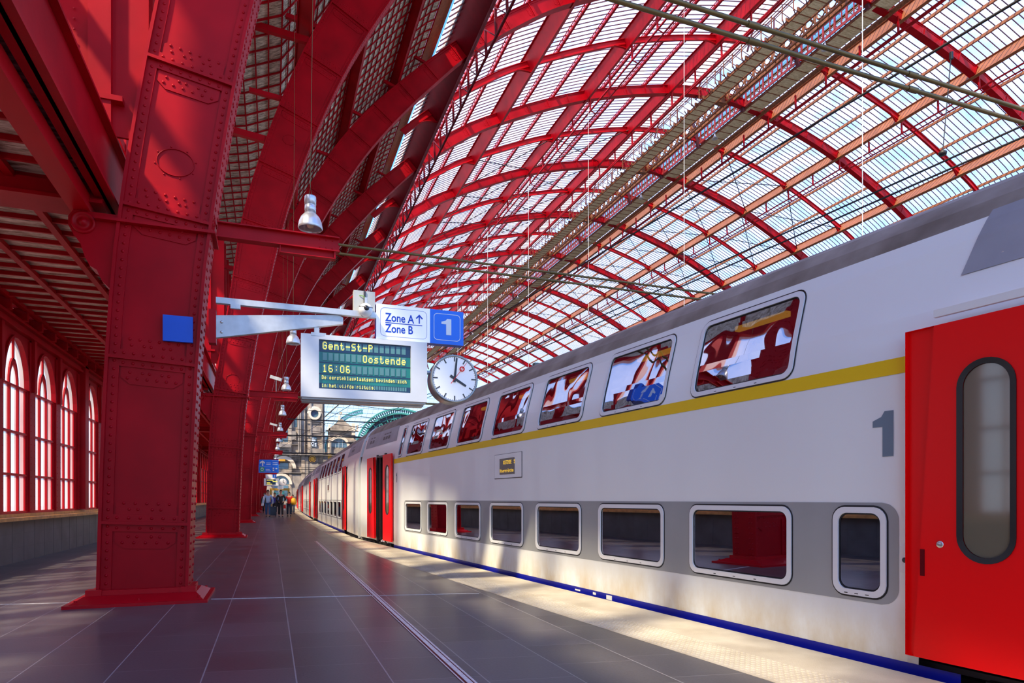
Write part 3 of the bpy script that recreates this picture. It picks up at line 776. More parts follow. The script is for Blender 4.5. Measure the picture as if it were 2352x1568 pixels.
# rim
for c in WY:
    ar = arc(c); ao = arc(c, 14, WW / 2 + .05, ZT - ZS + .05)
    for (p, q, P, Q) in zip(ar, ar[1:], ao, ao[1:]):
        mb.hexa([(XW, p[0], p[1]), (XW + .04, p[0], p[1]), (XW + .04, q[0], q[1]), (XW, q[0], q[1]), (XW, P[0], P[1]), (XW + .04, P[0], P[1]), (XW + .04, Q[0], Q[1]), (XW, Q[0], Q[1])])
# cornice
mb.box(XW, XW + .12, -8, YEND + 8, 4.40, 4.46); mb.box(XW, XW + .07, -8, YEND + 8, 4.46, 4.54); mb.box(XW, XW + .16, -8, YEND + 8, 4.54, 4.59)
y = -7.5
while y < YEND: mb.box(XW, XW + .22, y, y + .1, 4.59, 4.86); y += .86
tag(mb.build('wall_left', RED), kind='structure')
for i, c in enumerate(WY):
    fr = MB(); a, b = c - WW / 2, c + WW / 2
    X0, X1 = XW - .075, XW - .02
    for yy in (a + .02, b - .02): fr.box(X0, X1, yy - .02, yy + .02, ZB, ZS)
    for yy in (c - WW / 6 - .01, c + WW / 6 + .01): fr.box(X0, X1 + .01, yy - .028, yy + .028, ZB, ZS)
    for z in (ZB + .02, 1.67, 2.48, ZS): fr.box(X0, X1 + .015, a, b, z - .022, z + .022)
    fr.box(X0, X1, c - .028, c + .028, ZS + .48, ZT)
    r1, r2 = WW / 6 + .04, WW / 6 - .02
    for j in range(10):
        p, q = pi * j / 10, pi * (j + 1) / 10
        A = [(c - r * cos(t), ZS + r * 2.1 * sin(t)) for (r, t) in ((r1, p), (r1, q), (r2, q), (r2, p))]
        fr.hexa([(X0, A[3][0], A[3][1]), (X1, A[3][0], A[3][1]), (X1, A[2][0], A[2][1]), (X0, A[2][0], A[2][1]), (X0, A[0][0], A[0][1]), (X1, A[0][0], A[0][1]), (X1, A[1][0], A[1][1]), (X0, A[1][0], A[1][1])])
    w_ = fr.build('window_%d' % (i + 1), REDB); tag(w_, kind='structure')
    gl = MB(); ar = arc(c); xg = XW - .05
    gl.quad((xg, a, ZB), (xg, b, ZB), (xg, b, ZS), (xg, a, ZS)); gl.poly([(xg, p[0], p[1]) for p in ar])
    tag(gl.build('pane', FROST, w_))
mb = MB(); mb.box(XW - .2, XW + .03, -8, YEND + 8, 0, .8); 
tag(mb.build('baseboard_left', WAIN), kind='structure')
mb = MB(); z = 0
for z in (.27, .54): mb.box(XW + .03, XW + .032, -8, YEND, z, z + .006)
y = -7
while y < 80: mb.box(XW + .03, XW + .0325, y, y + .006, 0, .8); y += .62
tag(mb.build('trim_7', DGREY), kind='structure')
mb = MB(); mb.box(XW, XW + .24, -8, YEND + 8, .80, .86); mb.box(XW + .0, XW + .05, -8, YEND + 8, .86, .92)
tag(mb.build('wall_bench', WOOD), 'long varnished wooden bench ledge under the arched windows', 'bench')

# aisle ceiling: planks between red T-bars
mb = MB(); mb.box(XW - .1, -1.9, -8, YEND + 8, 4.86, 4.90); tag(mb.build('ceiling', AISLEW), kind='structure')
mb = MB(); y = -8
while y < 75:
    mb.box(XW - .05, -2.14, y - .02, y + .02, 4.80, 4.86); y += .43
for x in (-4.35, -3.55, -2.70): mb.box(x - .045, x + .045, -8, YEND, 4.77, 4.84)
tag(mb.build('trim_8', RED), kind='structure')
mb = MB()
for k in range(-1, NARCH): 
    Y = Y1 + k * BAY; mb.box(XW, -1.8, Y + .05, Y + .40, 4.62, 4.80)
    mb.box(XW, -1.8, Y - .02, Y + .47, 4.58, 4.62)
tag(mb.build('trim_9', RED), kind='structure')

# ------------------------------------------------------------------ side girders between the columns, over the aisle edge
def girder(x, z0, z1, wd, lab, fl=.26, mat_=RED, ya=-6.0, yb=None):
    mb = MB(); yb = yb or YEND
    mb.box(x - wd / 2, x + wd / 2, ya, yb, z0, z1); mb.box(x - fl / 2, x + fl / 2, ya, yb, z0, z0 + .03); mb.box(x - fl / 2, x + fl / 2, ya, yb, z1 - .03, z1)
    return tag(mb.build('side_girder', mat_), lab, 'girder', 'girders over the aisle edge')
girder(-1.78, 4.66, 5.44, .04, 'deep red longitudinal girder resting on the columns, facing the tracks', .20)
mb = MB(); mb.box(-2.14, -1.93, -6, YEND, 4.50, 4.54); mb.box(-2.14, -2.11, -6, YEND, 4.54, 4.90); mb.box(-1.96, -1.93, -6, YEND, 4.54, 4.68)
tag(mb.build('side_girder', REDB), 'lower red channel beam beside the deep girder, under the plank ceiling edge', 'girder', 'girders over the aisle edge')
# scroll brackets at each column, holding the channel beam
for k in range(0, 4):
    Y = Y1 + k * BAY; mb = MB()
    out_ = [(-1.60, 4.50), (-2.10, 4.50), (-2.15, 4.42), (-2.15, 4.32), (-2.10, 4.22), (-2.03, 4.12), (-1.99, 3.98), (-1.94, 3.88), (-1.87, 3.84), (-1.82, 3.72), (-1.74, 3.64), (-1.66, 3.48)]
    mb.prism(out_, Y + .06, Y + .34)
    mb.lathe((-2.0, Y + .03, 4.36), [(.125, .04), (.125, .0), (.10, -.01), (.09, .015), (.045, .015), (.04, -.02), (.001, -.035)], 20, 'y')
    tag(mb.build('scroll_bracket', RED), 'red cast scroll bracket on the left of the %s column' % ORD[k], 'bracket', 'scroll brackets under the aisle girders')
# clerestory above the girder
mb = MB()
y = -6.0
while y < YEND:
    for x in (-2.45,): mb.box(x - .12, x + .12, y - .13, y + .13, 4.9, 15.6)
    y += 2.72
mb.box(-2.57, -2.33, -6, YEND, 4.9, 5.5); mb.box(-2.55, -2.35, -6, YEND, 7.2, 7.35); mb.box(-2.6, -2.3, -6, YEND, 9.3, 9.6); mb.box(-2.55, -2.35, -6, YEND, 12.3, 12.45)
tag(mb.build('wall_clerestory', RED), kind='structure')
mb = MB(); mb.quad((-2.45, -6, 6.5), (-2.45, YEND, 6.5), (-2.45, YEND, 9.3), (-2.45, -6, 9.3)); tag(mb.build('window_200', ROOFG), kind='structure')
mb = MB(); mb.quad((-2.47, -6, 5.4), (-2.47, YEND, 5.4), (-2.47, YEND, 6.5), (-2.47, -6, 6.5)); mb.quad((-2.47, -6, 9.3), (-2.47, YEND, 9.3), (-2.47, YEND, 15.7), (-2.47, -6, 15.7)); tag(mb.build('wall_clerestory', VAULTW), kind='structure')
for k in range(0, 3):    # post rising behind each column with rivets
    Y = Y1 + k * BAY; mb = MB(); mb.box(-2.33, -1.35, Y + .12, Y + .16, 5.44, 9.6); mb.box(-1.95, -1.72, Y + .02, Y + .12, 5.44, 9.6); mb.box(-2.4, -1.6, Y, Y + .2, 5.8, 5.86)
    z = 5.5
    while z < 9.0: mb.rivet((-2.25, Y + .1, z), (0, -1, 0), .014, 5); mb.rivet((-2.1, Y + .1, z), (0, -1, 0), .014, 5); z += .12
    tag(mb.build('clerestory_post', RED), 'dark red riveted post rising behind the %s column above the girder' % ORD[k], 'post', 'posts above the girder')

# ------------------------------------------------------------------ bracket beams with lamps
LX = .5
def lamp(Y, z, lab, big=True, wire_to=24.0):
    root = thing('hanging_lamp', lab, 'lamp', (LX, Y, z), 'bell lamps over the platform')
    n = 28 if big else 14
    mb = MB(); mb.lathe((0, 0, 0), [(.150, 0), (.158, .012), (.155, .03), (.145, .09), (.120, .15), (.085, .19), (.072, .205), (.066, .20), (.08, .17), (.11, .14), (.138, .085), (.147, .03), (.146, .004), (.150, 0)], n)
    mb.build('shade', STEELL, root)
    mb = MB(); mb.lathe((0, 0, 0), [(.001, .205), (.072, .205), (.072, .30), (.066, .305), (.066, .315), (.074, .32), (.074, .42), (.07, .43), (.001, .43)], n)
    mb.build('housing', STEELL, root)
    mb = MB(); mb.lathe((0, 0, 0), [(.001, .12), (.05, .11), (.055, .06), (.035, .02), (.001, .012)], 12); mb.build('bulb', mat('lamp_glass', (0.75, 0.75, 0.55), 0.2), root)
    mb = MB(); mb.tube([(-.02, 0, .43), (0, 0, .56), (.02, 0, .43)], .005, 5); mb.tube([(0, 0, .55), (0.06, 0, wire_to - z)], .004, 5); mb.build('suspension_wire', BRASS, root)
    return root
lnames = ['large bell lamp hanging above the nearest bracket beam', 'second grey bell lamp along the platform, left of the departure display', 'third bell lamp, below the display level and left of it', 'fourth bell lamp along the platform, smaller', 'fifth bell lamp along the row over the platform', 'sixth bell lamp along the row over the platform', 'seventh, tiny bell lamp of the row', 'eighth, tiny bell lamp of the row', 'ninth, farthest tiny bell lamp just above the blue direction sign']
for i in range(9):
    lamp(9.0 + i * 6.8, 4.76, lnames[i], i < 4, 10.3 if i % 2 == 0 else 17.1)
for k in range(NARCH - 1):
    Y = Y1 + k * BAY + D / 2 + (.05 if k else .1)
    root = thing('bracket_beam', 'red steel beam reaching out from the %s column toward the track, holding pole ends' % ORD[k], 'beam', (0, Y, 0), 'bracket beams on the columns')
    mb = MB(); x0, x1 = -.62, .87
    mb.box(x0, x1, -.006, .006, 4.50, 4.68); mb.box(x0, x1, -.07, .07, 4.67, 4.685); mb.box(x0, x1, -.07, .07, 4.49, 4.505)
    for x in (.62, .70, .78):
        mb.rivet((x, -.006, 4.64), (0, -1, 0), .01); mb.rivet((x, -.006, 4.54), (0, -1, 0), .01)
    mb.build('i_beam', RED, root)
    mb = MB(); mb.box(.12, .82, -.005, .005, 4.40, 4.50); mb.box(.12, .82, -.05, .05, 4.395, 4.405); mb.box(.12, .13, -.05, .05, 4.40, 4.49); mb.box(.80, .82, -.05, .05, 4.40, 4.49)
    mb.build('end_bracket', RED, root)
# pairs of poles spanning the tracks
def polepair(Y, x0, x1, z, lab, r=.028, name='cross_pole'):
    for i, dz in enumerate((.05, -.07)):
        root = thing(name, lab % ('upper' if i == 0 else 'lower'), 'pole', (0, 0, 0), 'brass-coloured cross-span poles')
        mb = MB(); mb.tube([(x0, Y, z + dz), (x1, Y, z + dz - .0)], r, 10); mb.build('pole', BRASS, root)
        for x in ([2.0, 3.3, 4.9] if Y < 6 else [4, 8]):
            mb = MB(); mb.tube([(x - .05, Y, z + dz), (x + .05, Y, z + dz)], r * 1.35, 10); mb.build('sleeve', BRASS, root)
polepair(3.85, -.6, 9.0, 4.60, '%s thick brass-coloured pole crossing overhead at the top right', .017)
polepair(Y1 + D / 2 + .1, .86, 14.0, 4.56, '%s pole of the pair running from the nearest bracket beam over the train', .017)
for k in range(1, 7):
    Y = Y1 + k * BAY + D / 2 + .05; mb = MB()
    mb.tube([(.86, Y, 4.55), (22, Y, 4.55)], .035, 6); 
    if k > 1: mb.tube([(.86, Y, 5.4), (22, Y, 5.4)], .03, 6)
    tag(mb.build('cross_span_wire', WIRE if k > 1 else BRASS), 'thin cross-span wire from the %s bracket beam over the tracks' % ORD[k], 'wire', 'cross-span wires over the tracks')

# small cameras clipped to the bracket beams
for k in (1, 2):
    Y = Y1 + k * BAY - .3; mb = MB(); mb.bar((.02, Y, 5.06), (.34, Y - .1, 4.96), .1, .1); mb.tube([(.18, Y, 5.0), (.18, Y + .6, 4.68)], .02, 5)
    tag(mb.build('security_camera', ALU), 'small grey security camera on the %s bracket beam' % ORD[k], 'camera', 'security cameras on the beams')

# ------------------------------------------------------------------ white hanging cables and catenary wires
for k in range(1, 7):
    Y = Y1 + k * BAY; mb = MB(); mb.tube([(25.2, Y, 34.2), (25.2, Y, 8.2)], .022, 6)
    mb.lathe((25.2, Y, 7.6), [(.001, .6), (.09, .6), (.12, .3), (.35, 0), (.3, 0), (.05, .25)], 12)
    tag(mb.build('lamp_cable', WHT), 'white vertical cable hanging from the glass roof at the %s arch' % ORD[k], 'cable', 'white lamp cables')
TA = Vector((4.25, 2.97)); TD = Vector((-.0962303, .9953591)); TN = Vector((TD[1], -TD[0]))
def trk(s, o, z): p = TA + TD * s + TN * o; return (p[0], p[1], z)
for (o, z, nm) in ((1.35, 5.15, 'contact wire above the white train'), (3.3, 5.0, 'lower of two contact wires beyond the train'), (3.3, 5.12, 'upper of two contact wires beyond the train')):
    mb = MB(); mb.tube([trk(-8, o, z), trk(60, o, z)], .012, 5); tag(mb.build('catenary_wire', WIRE), 'black ' + nm, 'wire')
p = atY(2185, 120, 5.2); q = atY(2165, 352, 5.2)
mb = MB(); mb.tube([(p[0], 5.2, p[1]), (q[0], 5.2, q[1])], .006, 5); mb.tube([(p[0], 5.2, p[1] - .08), (p[0], 5.2, p[1])], .02, 6); mb.lathe((q[0], 5.2, q[1] - .02), [(.001, 0), (.04, .0), (.045, .03), (.02, .05), (.001, .05)], 10)
tag(mb.build('dropper_wire', WIRE), 'short black dropper wire with clamp hanging between overhead wires at right', 'wire')
p = atY(1240, 830, 40)
mb = MB(); mb.tube([(p[0], 40, -1), (p[0], 40, 9.9)], .28, 10); mb.box(p[0] - .45, p[0] + .45, 39.8, 40.2, 9.9, 10.2)
tag(mb.build('catenary_mast', mat('mast_grey', (.12, .17, .18), .5)), 'grey steel mast rising behind the roof of the train', 'mast')

# ------------------------------------------------------------------ information cluster on the nearest column
SY = 8.5
root = thing('support_arm', 'slim grey square arm reaching from the nearest column to the zone sign', 'arm', (0, SY, 0))
mb = MB(); mb.box(-.60, 1.28, -.035, .035, 3.525, 3.595); mb.build('tube', ALU, root)
mb = MB(); mb.box(-.44, -.33, -.06, -.02, 3.47, 3.525); mb.build('junction_box', ALU, root)
root = thing('support_arm', 'tapered grey steel arm bolted to the nearest column above the display', 'arm', (0, SY, 0))
mb = MB()
mb.prism([(-.60, 3.12), (.87, 3.42), (.87, 3.50), (.80, 3.525), (-.60, 3.385)], .0, .07); mb.build('plate', ALU, root)
mb = MB()
for z in (3.19, 3.31): mb.lathe((-.54, -.008, z), [(.001, -.004), (.012, -.004), (.018, .008)], 12, 'y')
mb.build('bolts', STEEL, root)
mb = MB(); mb.box(.52, .58, .005, .065, 3.22, 3.352); mb.box(.48, .66, -.01, .08, 3.24, 3.28); mb.build('drop_post', ALU, root)
mb = MB(); mb.box(-.68, -.60, -.02, .12, 3.05, 3.45); mb.build('mounting_foot', RED, root)
# departure display
DX0, DX1, DZ0, DZ1 = .36, 1.94, 2.475, 3.26
DROT = -.035
root = thing('departure_display', 'white-cased departure display listing Gent-St-P and Oostende, hung from the grey arms', 'display', (DX0, SY, 0), None, DROT)
W_ = DX1 - DX0
def ax(p, q): return
mb = MB()
o1 = [(0, DZ0), (W_, DZ0), (W_, DZ1), (0, DZ1)]; sx0, sx1, sz0, sz1 = .215, 1.365, 2.585, 3.20
inn = [(sx0, sz0), (sx1, sz0), (sx1, sz1), (sx0, sz1)]
mb.ringprism(o1, inn, 0, .03); mb.box(0, W_, .05, .40, DZ0, DZ1)
mb.box(0, .02, .03, .05, DZ0, DZ1); mb.box(W_ - .02, W_, .03, .05, DZ0, DZ1)
mb.box(.02, W_ - .02, .03, .05, DZ1 - .02, DZ1); mb.box(.02, W_ - .02, .03, .05, DZ0, DZ0 + .02)
mb.build('case', CREAM, root)
mb = MB(); mb.box(.01, W_ - .01, .06, .17, DZ0 - .02, DZ0); mb.box(.01, W_ - .01, .22, .39, DZ0 - .03, DZ0); mb.build('under_rails', ALU, root)
mb = MB(); mb.quad((sx0, .028, sz0), (sx1, .028, sz0), (sx1, .028, sz1), (sx0, .028, sz1)); scr = mb.build('screen', TEAL, root)
mb = MB()
H_ = sz1 - sz0
for f0, f1 in ((.98, 1.0), (.76, .80), (.535, .555), (.30, .32)): mb.box(sx0, sx1, .024, .027, sz0 + H_ * f0, sz0 + H_ * f1)
mb.box(sx0, sx1, .0245, .027, sz0 + H_ * .80, sz0 + H_ * .98); mb.box(sx0, sx1, .0245, .027, sz0 + .005, sz0 + H_ * .12)
mb.build('dark_bands', NAVY, root)
FONT = {
'G': '01110 10001 10000 10111 10001 10001 01110', 'e': '00000 00000 01110 10001 11111 10000 01110', 'n': '00000 00000 11110 10001 10001 10001 10001', 't': '01000 01000 11100 01000 01000 01001 00110',
'-': '00000 00000 00000 11111 00000 00000 00000', 'S': '01111 10000 10000 01110 00001 00001 11110', 'P': '11110 10001 10001 11110 10000 10000 10000', 'O': '01110 10001 10001 10001 10001 10001 01110',
'o': '00000 00000 01110 10001 10001 10001 01110', 's': '00000 00000 01111 10000 01110 00001 11110', 'd': '00001 00001 01111 10001 10001 10001 01111', '1': '00100 01100 00100 00100 00100 00100 01110',
'6': '01110 10000 10000 11110 10001 10001 01110', ':': '00000 00100 00000 00000 00100 00000 00000', '0': '01110 10001 10001 10001 10001 10001 01110', 'D': '11110 10001 10001 10001 10001 10001 11110',
'r': '00000 00000 10110 11001 10000 10000 10000', 'k': '10000 10000 10010 10100 11000 10100 10010', 'l': '01100 00100 00100 00100 00100 00100 01110', 'a': '00000 00000 01110 00001 01111 10001 01111',
'p': '00000 00000 11110 10001 11110 10000 10000', 'b': '10000 10000 11110 10001 10001 10001 11110', 'v': '00000 00000 10001 10001 10001 01010 00100', 'i': '00100 00000 01100 00100 00100 00100 01110',
'z': '00000 00000 11111 00010 00100 01000 11111', 'c': '00000 00000 01110 10000 10000 10001 01110', 'h': '10000 10000 11110 10001 10001 10001 10001', 'j': '00010 00000 00110 00010 00010 10010 01100',
'f': '00110 01001 01000 11100 01000 01000 01000', 'u': '00000 00000 10001 10001 10001 10001 01111', 'g': '00000 00000 01111 10001 01111 00001 01110', '.': '00000 00000 00000 00000 00000 00000 00100',
'N': '10001 11001 10101 10011 10001 10001 10001', 'T': '11111 00100 00100 00100 00100 00100 00100', 'E': '11111 10000 10000 11110 10000 10000 11111', '5': '11111 10000 11110 00001 00001 10001 01110',
'A': '01110 10001 10001 11111 10001 10001 10001', 'w': '00000 00000 10001 10001 10101 10101 01010', 'B': '11110 10001 10001 11110 10001 10001 11110', 'm': '00000 00000 11010 10101 10101 10101 10101', 'D_': ''}
def dotline(mb, cells, txt, x0, z0, cw, chh, pitch, n, start, y):
    if cells is not None:
        for i in range(n): cells.box(x0 + i * pitch, x0 + i * pitch + cw, y + .001, y + .002, z0, z0 + chh)
    for i, ch in enumerate(txt):
        if ch not in FONT: continue
        for r, row in enumerate(FONT[ch].split()):
            for c_, v in enumerate(row):
                if v == '1':
                    px = x0 + (start + i) * pitch + c_ * cw / 5; pzz = z0 + chh - (r + 1) * chh / 7
                    mb.quad((px, y, pzz), (px + cw / 5, y, pzz), (px + cw / 5, y, pzz + chh / 7), (px, y, pzz + chh / 7))
tx, ce = MB(), MB()
pit = 1.06 / 15; y_ = .021
dotline(tx, ce, 'Gent-St-P', sx0 + .045, sz0 + H_ * .81, .052, H_ * .155, pit, 15, 0, y_)
dotline(tx, ce, 'Oostende', sx0 + .045, sz0 + H_ * .585, .052, H_ * .155, pit, 15, 7, y_)
dotline(tx, ce, '16:06', sx0 + .045, sz0 + H_ * .345, .052, H_ * .155, pit, 15, 0, y_)
pit2 = 1.07 / 35
dotline(tx, ce, 'De eersteklasplaatsen bevinden zich', sx0 + .035, sz0 + H_ * .20, .022, H_ * .075, pit2, 35, 0, y_)
dotline(tx, ce, 'in het vijfde rijtuig.', sx0 + .035, sz0 + H_ * .035, .022, H_ * .075, pit2, 35, 0, y_)
tx.build('lettering', YELD, root); c_ = ce.build('character_cells', CELL, root); c_['kind'] = 'stuff'
# zone and track sign
root = thing('platform_sign', 'white and blue box sign reading Zone A, Zone B and track 1', 'sign', (1.285, SY, 3.27))
SW, SH = 1.165, .452
mb = MB(); mb.box(0, SW, .004, .13, 0, SH); mb.build('sign_box', DBLUE, root)
mb = MB(); mb.box(0.0, .705, -.004, .004, .0, SH); mb.build('white_panel', mat('sign_white', (.88, .90, .93), .3, emis=(1, 1, 1), es=.12), root)
mb = MB(); mb.box(.705, SW, -.004, .004, .0, SH); mb.build('blue_panel', BLUE, root)
mb = MB(); mb.ringprism(rrect(.05, .665, .04, .41, .06), rrect(.0535, .6615, .0435, .4065, .057), -.006, -.004); mb.build('outline', TEXTB, root)
mb = MB(); mb.ringprism(rrect(.755, 1.12, .05, .405, .05), rrect(.762, 1.113, .057, .398, .044), -.006, -.004); mb.build('outline', WHITE, root)
text_mesh('lettering', 'Zone A', .150, TEXTB, root, face_cam(.115, -.005, .238), .001, True, .80)
text_mesh('lettering', 'Zone B', .150, TEXTB, root, face_cam(.115, -.005, .095), .001, True, .80)
mb = MB(); mb.prism(one_shape(.86, .125, .135, .215), -.007, -.004); mb.build('lettering', WHITE, root)
mb = MB(); mb.box(.115, .60, -.007, -.004, .212, .222); mb.prism([(.553, .242), (.569, .242), (.569, .328), (.597, .300), (.609, .312), (.561, .362), (.513, .312), (.525, .300), (.553, .328)], -.007, -.004); mb.build('rule_and_arrow', TEXTB, root)
# clock
root = thing('station_clock', 'round white double-faced station clock with red second hand, right of the display', 'clock', (2.30, SY - .1, 2.80), None, -.04)
R_ = .318
mb = MB(); mb.lathe((0, 0, 0), [(R_ - .03, .0), (R_ - .012, -.015), (R_, .0), (R_ + .004, .02), (R_, .04), (R_ - .005, .15), (R_, .26), (R_ - .012, .30), (R_ - .03, .285)], 64, 'y'); mb.build('casing', mat('clock_rim', (.35, .36, .36), .3, metal=.6), root)
mb = MB(); mb.lathe((0, 0, 0), [(.001, 0), (R_ - .012, 0)], 64, 'y'); mb.lathe((0, 0, 0), [(R_ - .03, .288), (.001, .288)], 64, 'y'); mb.build('dial', mat('clock_white', (.86, .87, .90), .25, emis=(1, 1, 1), es=.1), root)
mb = MB()
for i in range(60):
    a = 2 * pi * i / 60; r1 = R_ - .028; r0 = r1 - (.062 if i % 5 == 0 else .012); wd = .016 if i % 5 == 0 else .005
    mb.bar((r0 * sin(a), -.003, r0 * cos(a)), (r1 * sin(a), -.003, r1 * cos(a)), wd, .002, (0, 1, 0))
m_ = mb.build('minute_marks', DGREY, root); m_['kind'] = 'stuff'
def hand(ang, l0, l1, w0, w1, y, m, nm):
    a = radians(ang); d = (sin(a), cos(a)); n = (cos(a), -sin(a)); mb = MB()
    P = [(-d[0] * l0 - n[0] * w0 / 2, -d[1] * l0 - n[1] * w0 / 2), (-d[0] * l0 + n[0] * w0 / 2, -d[1] * l0 + n[1] * w0 / 2), (d[0] * l1 + n[0] * w1 / 2, d[1] * l1 + n[1] * w1 / 2), (d[0] * l1 - n[0] * w1 / 2, d[1] * l1 - n[1] * w1 / 2)]
    mb.prism(P, y - .002, y); return mb, nm, m
for args in ((121, .07, .18, .038, .028, -.006, DGREY, 'hour_hand'), (6, .05, .275, .034, .022, -.010, DGREY, 'minute_hand'), (37, .085, .27, .008, .005, -.014, REDD, 'second_hand')):
    mb, nm, m = hand(*args)
    if nm == 'second_hand':
        a = radians(37); c0 = (.165 * sin(a), .165 * cos(a))
        ring = [(c0[0] + .028 * cos(t), -.015, c0[1] + .028 * sin(t)) for t in [2 * pi * i / 20 for i in range(21)]]; mb.tube(ring, .008, 6, False)
    mb.build(nm, m, root)
mb = MB(); mb.tube([(-.40, .16, .09), (-.29, .16, .09)], .028, 8); mb.build('side_mount', ALU, root)
# camera dome with its box
root = thing('dome_camera', 'white dome security camera with an eye-like lens, clamped on the slim arm', 'camera', (1.14, SY - .08, 3.60))
mb = MB(); pr = [(.001, .086)] + [(.086 * sin(radians(t)), .086 * cos(radians(t))) for t in range(10, 181, 10)]; mb.lathe((0, 0, 0), pr, 24); mb.build('dome', WHITE, root)
mb = MB(); mb.lathe((0, -.068, .005), [(.001, -.026), (.028, -.02), (.04, 0), (.04, .02)], 16, 'y'); mb.build('lens', mat('lens', (.03, .03, .035), .08), root)
mb = MB(); mb.tube([(-.085, -.02, .035), (-.04, -.075, .022), (.0, -.088, .015), (.04, -.075, .02), (.085, -.02, .03)], .005, 5); mb.build('eyelid_seam', BLACK, root)
mb = MB(); mb.box(-.012, .02, -.01, .02, .08, .16); mb.build('neck', ALU, root)
root = thing('junction_box', 'pale metal junction box with a green earth wire above the dome camera', 'box', (1.0, SY, 3.6))
mb = MB(); mb.box(0, .27, .0, .10, 0, .265); mb.build('box_body', mat('box_grey', (.52, .53, .50), .5, var=.15), root)
mb = MB(); mb.box(.125, .15, -.015, .0, 0.05, .26); mb.build('clamp_rail', DGREY, root)
mb = MB(); mb.tube([(.07, -.005, .20), (.10, -.02, .20), (.13, -.025, .18), (.14, -.02, .15)], .005, 5); mb.build('earth_wire', mat('green_wire', (.15, .45, .05), .5), root)

# ------------------------------------------------------------------ far signs
def farsign(Y, px0, px1, py0, py1):
    a = atY(px0, py0, Y); b = atY(px1, py1, Y); return a[0], b[0], b[1], a[1]
x0, x1, z0, z1 = farsign(50, 594, 640, 1055, 1086)
root = thing('direction_sign', 'blue direction sign with a white up arrow and small green pictogram, above the walkers', 'sign', (0, 50, 0))
mb = MB(); mb.box(x0, x1, 0, .15, z0, z1); mb.build('panel', BLUE, root); mb = MB(); w2 = x1 - x0; h2 = z1 - z0
mb.prism([(x0 + w2 * .17, z0 + h2 * .52), (x0 + w2 * .23, z0 + h2 * .52), (x0 + w2 * .23, z0 + h2 * .78), (x0 + w2 * .31, z0 + h2 * .68), (x0 + w2 * .31, z0 + h2 * .80), (x0 + w2 * .20, z0 + h2 * .94), (x0 + w2 * .06, z0 + h2 * .80), (x0 + w2 * .06, z0 + h2 * .68), (x0 + w2 * .17, z0 + h2 * .78)], -.02, 0)
for (a, b, c, d) in ((.04, .64, .06, .07), (.04, .64, .46, .47), (.66, .98, .06, .07), (.66, .98, .93, .94), (.38, .6, .62, .66), (.38, .6, .74, .78), (.7, .95, .62, .66), (.7, .95, .76, .80), (.35, .60, .14, .18), (.35, .55, .24, .28), (.70, .78, .15, .25), (.84, .93, .28, .38), (.70, .78, .30, .4)): mb.box(x0 + w2 * a, x0 + w2 * b, -.02, 0, z0 + h2 * c, z0 + h2 * d)
mb.build('white_marks', WHITE, root)
mb = MB(); mb.box(x0 + w2 * .06, x0 + w2 * .29, -.015, 0, z0 + h2 * .09, z0 + h2 * .44); mb.build('green_square', mat('pict_green', (.0, .35, .2), .4), root)
mb = MB(); mb.ringprism(rrect(x0 + w2 * .11, x0 + w2 * .24, z0 + h2 * .16, z0 + h2 * .38, .05), rrect(x0 + w2 * .135, x0 + w2 * .215, z0 + h2 * .2, z0 + h2 * .34, .03), -.02, -.015); mb.build('pictogram', WHITE, root)
mb = MB(); mb.box(-1.2, x1, .05, .12, z1, z1 + .08); mb.build('hanger', RED, root)
x0, x1, z0, z1 = farsign(63, 610, 635, 1089, 1097)
root = thing('platform_sign', 'small distant white and blue sign with a 1, below the blue direction sign', 'sign', (0, 63, 0))
xm = x0 + (x1 - x0) * .64
mb = MB(); mb.box(x0, xm, 0, .1, z0, z1); mb.build('white_panel', WHITE, root); mb = MB(); mb.box(xm, x1, 0, .1, z0, z1); mb.build('blue_panel', BLUE, root)
text_mesh('lettering', '1', (z1 - z0), WHITE, root, face_cam(xm + (x1 - xm) * .3, -.005, z0 + (z1 - z0) * .15), .002, True)
x0, x1, z0, z1 = farsign(63, 606, 640, 1098, 1115)
root = thing('departure_display', 'small distant white departure display with yellow lettering', 'display', (0, 63, 0))
mb = MB(); mb.box(x0, x1, 0, .4, z0, z1); mb.build('case', WHITE, root)
mb = MB(); mb.box(x0 + .2, x1 - .25, -.01, 0, z0 + .1, z1 - .08); mb.build('screen', NAVY, root)
mb = MB()
for i, (a, b) in enumerate(((.25, .8), (.75, 1.15), (.25, .55), (.25, .7))): mb.box(x0 + a, x0 + b, -.02, -.01, z1 - .2 - i * .12, z1 - .13 - i * .12)
mb.build('lettering', YELD, root)
p = atY(650, 1107, 63); root = thing('station_clock', 'small distant round white clock beside the far display', 'clock', (p[0], 63, p[1]))
mb = MB(); mb.lathe((0, 0, 0), [(.001, -.01), (.30, -.01), (.33, 0), (.33, .2)], 28, 'y'); mb.build('dial', WHITE, root)
mb = MB(); mb.bar((0, -.02, 0), (.02, -.02, .24), .03, .01, (0, 1, 0)); mb.bar((0, -.02, 0), (.14, -.02, -.08), .04, .01, (0, 1, 0)); mb.build('hands', DGREY, root)
x0, x1, z0, z1 = farsign(75, 638, 651, 1116, 1123); mb = MB(); mb.box(x0, x1, 75, 75.2, z0, z1); mb.box(x0 + .1, x0 + .18, 75.05, 75.15, 0, z0); tag(mb.build('notice_board', WHITE), 'blank-looking small white board below the distant clock', 'board')
x0, x1, z0, z1 = farsign(120, 620, 665, 1121, 1126); mb = MB(); mb.box(x0, x1, 120, 121, z0, z1); mb.box(x0, x0 + .3, 120.2, 120.8, 0, z0); mb.box(x1 - .3, x1, 120.2, 120.8, 0, z0); tag(mb.build('shop_fascia', GOLD), 'orange-gold shop fascia at the far end of the platform', 'fascia')
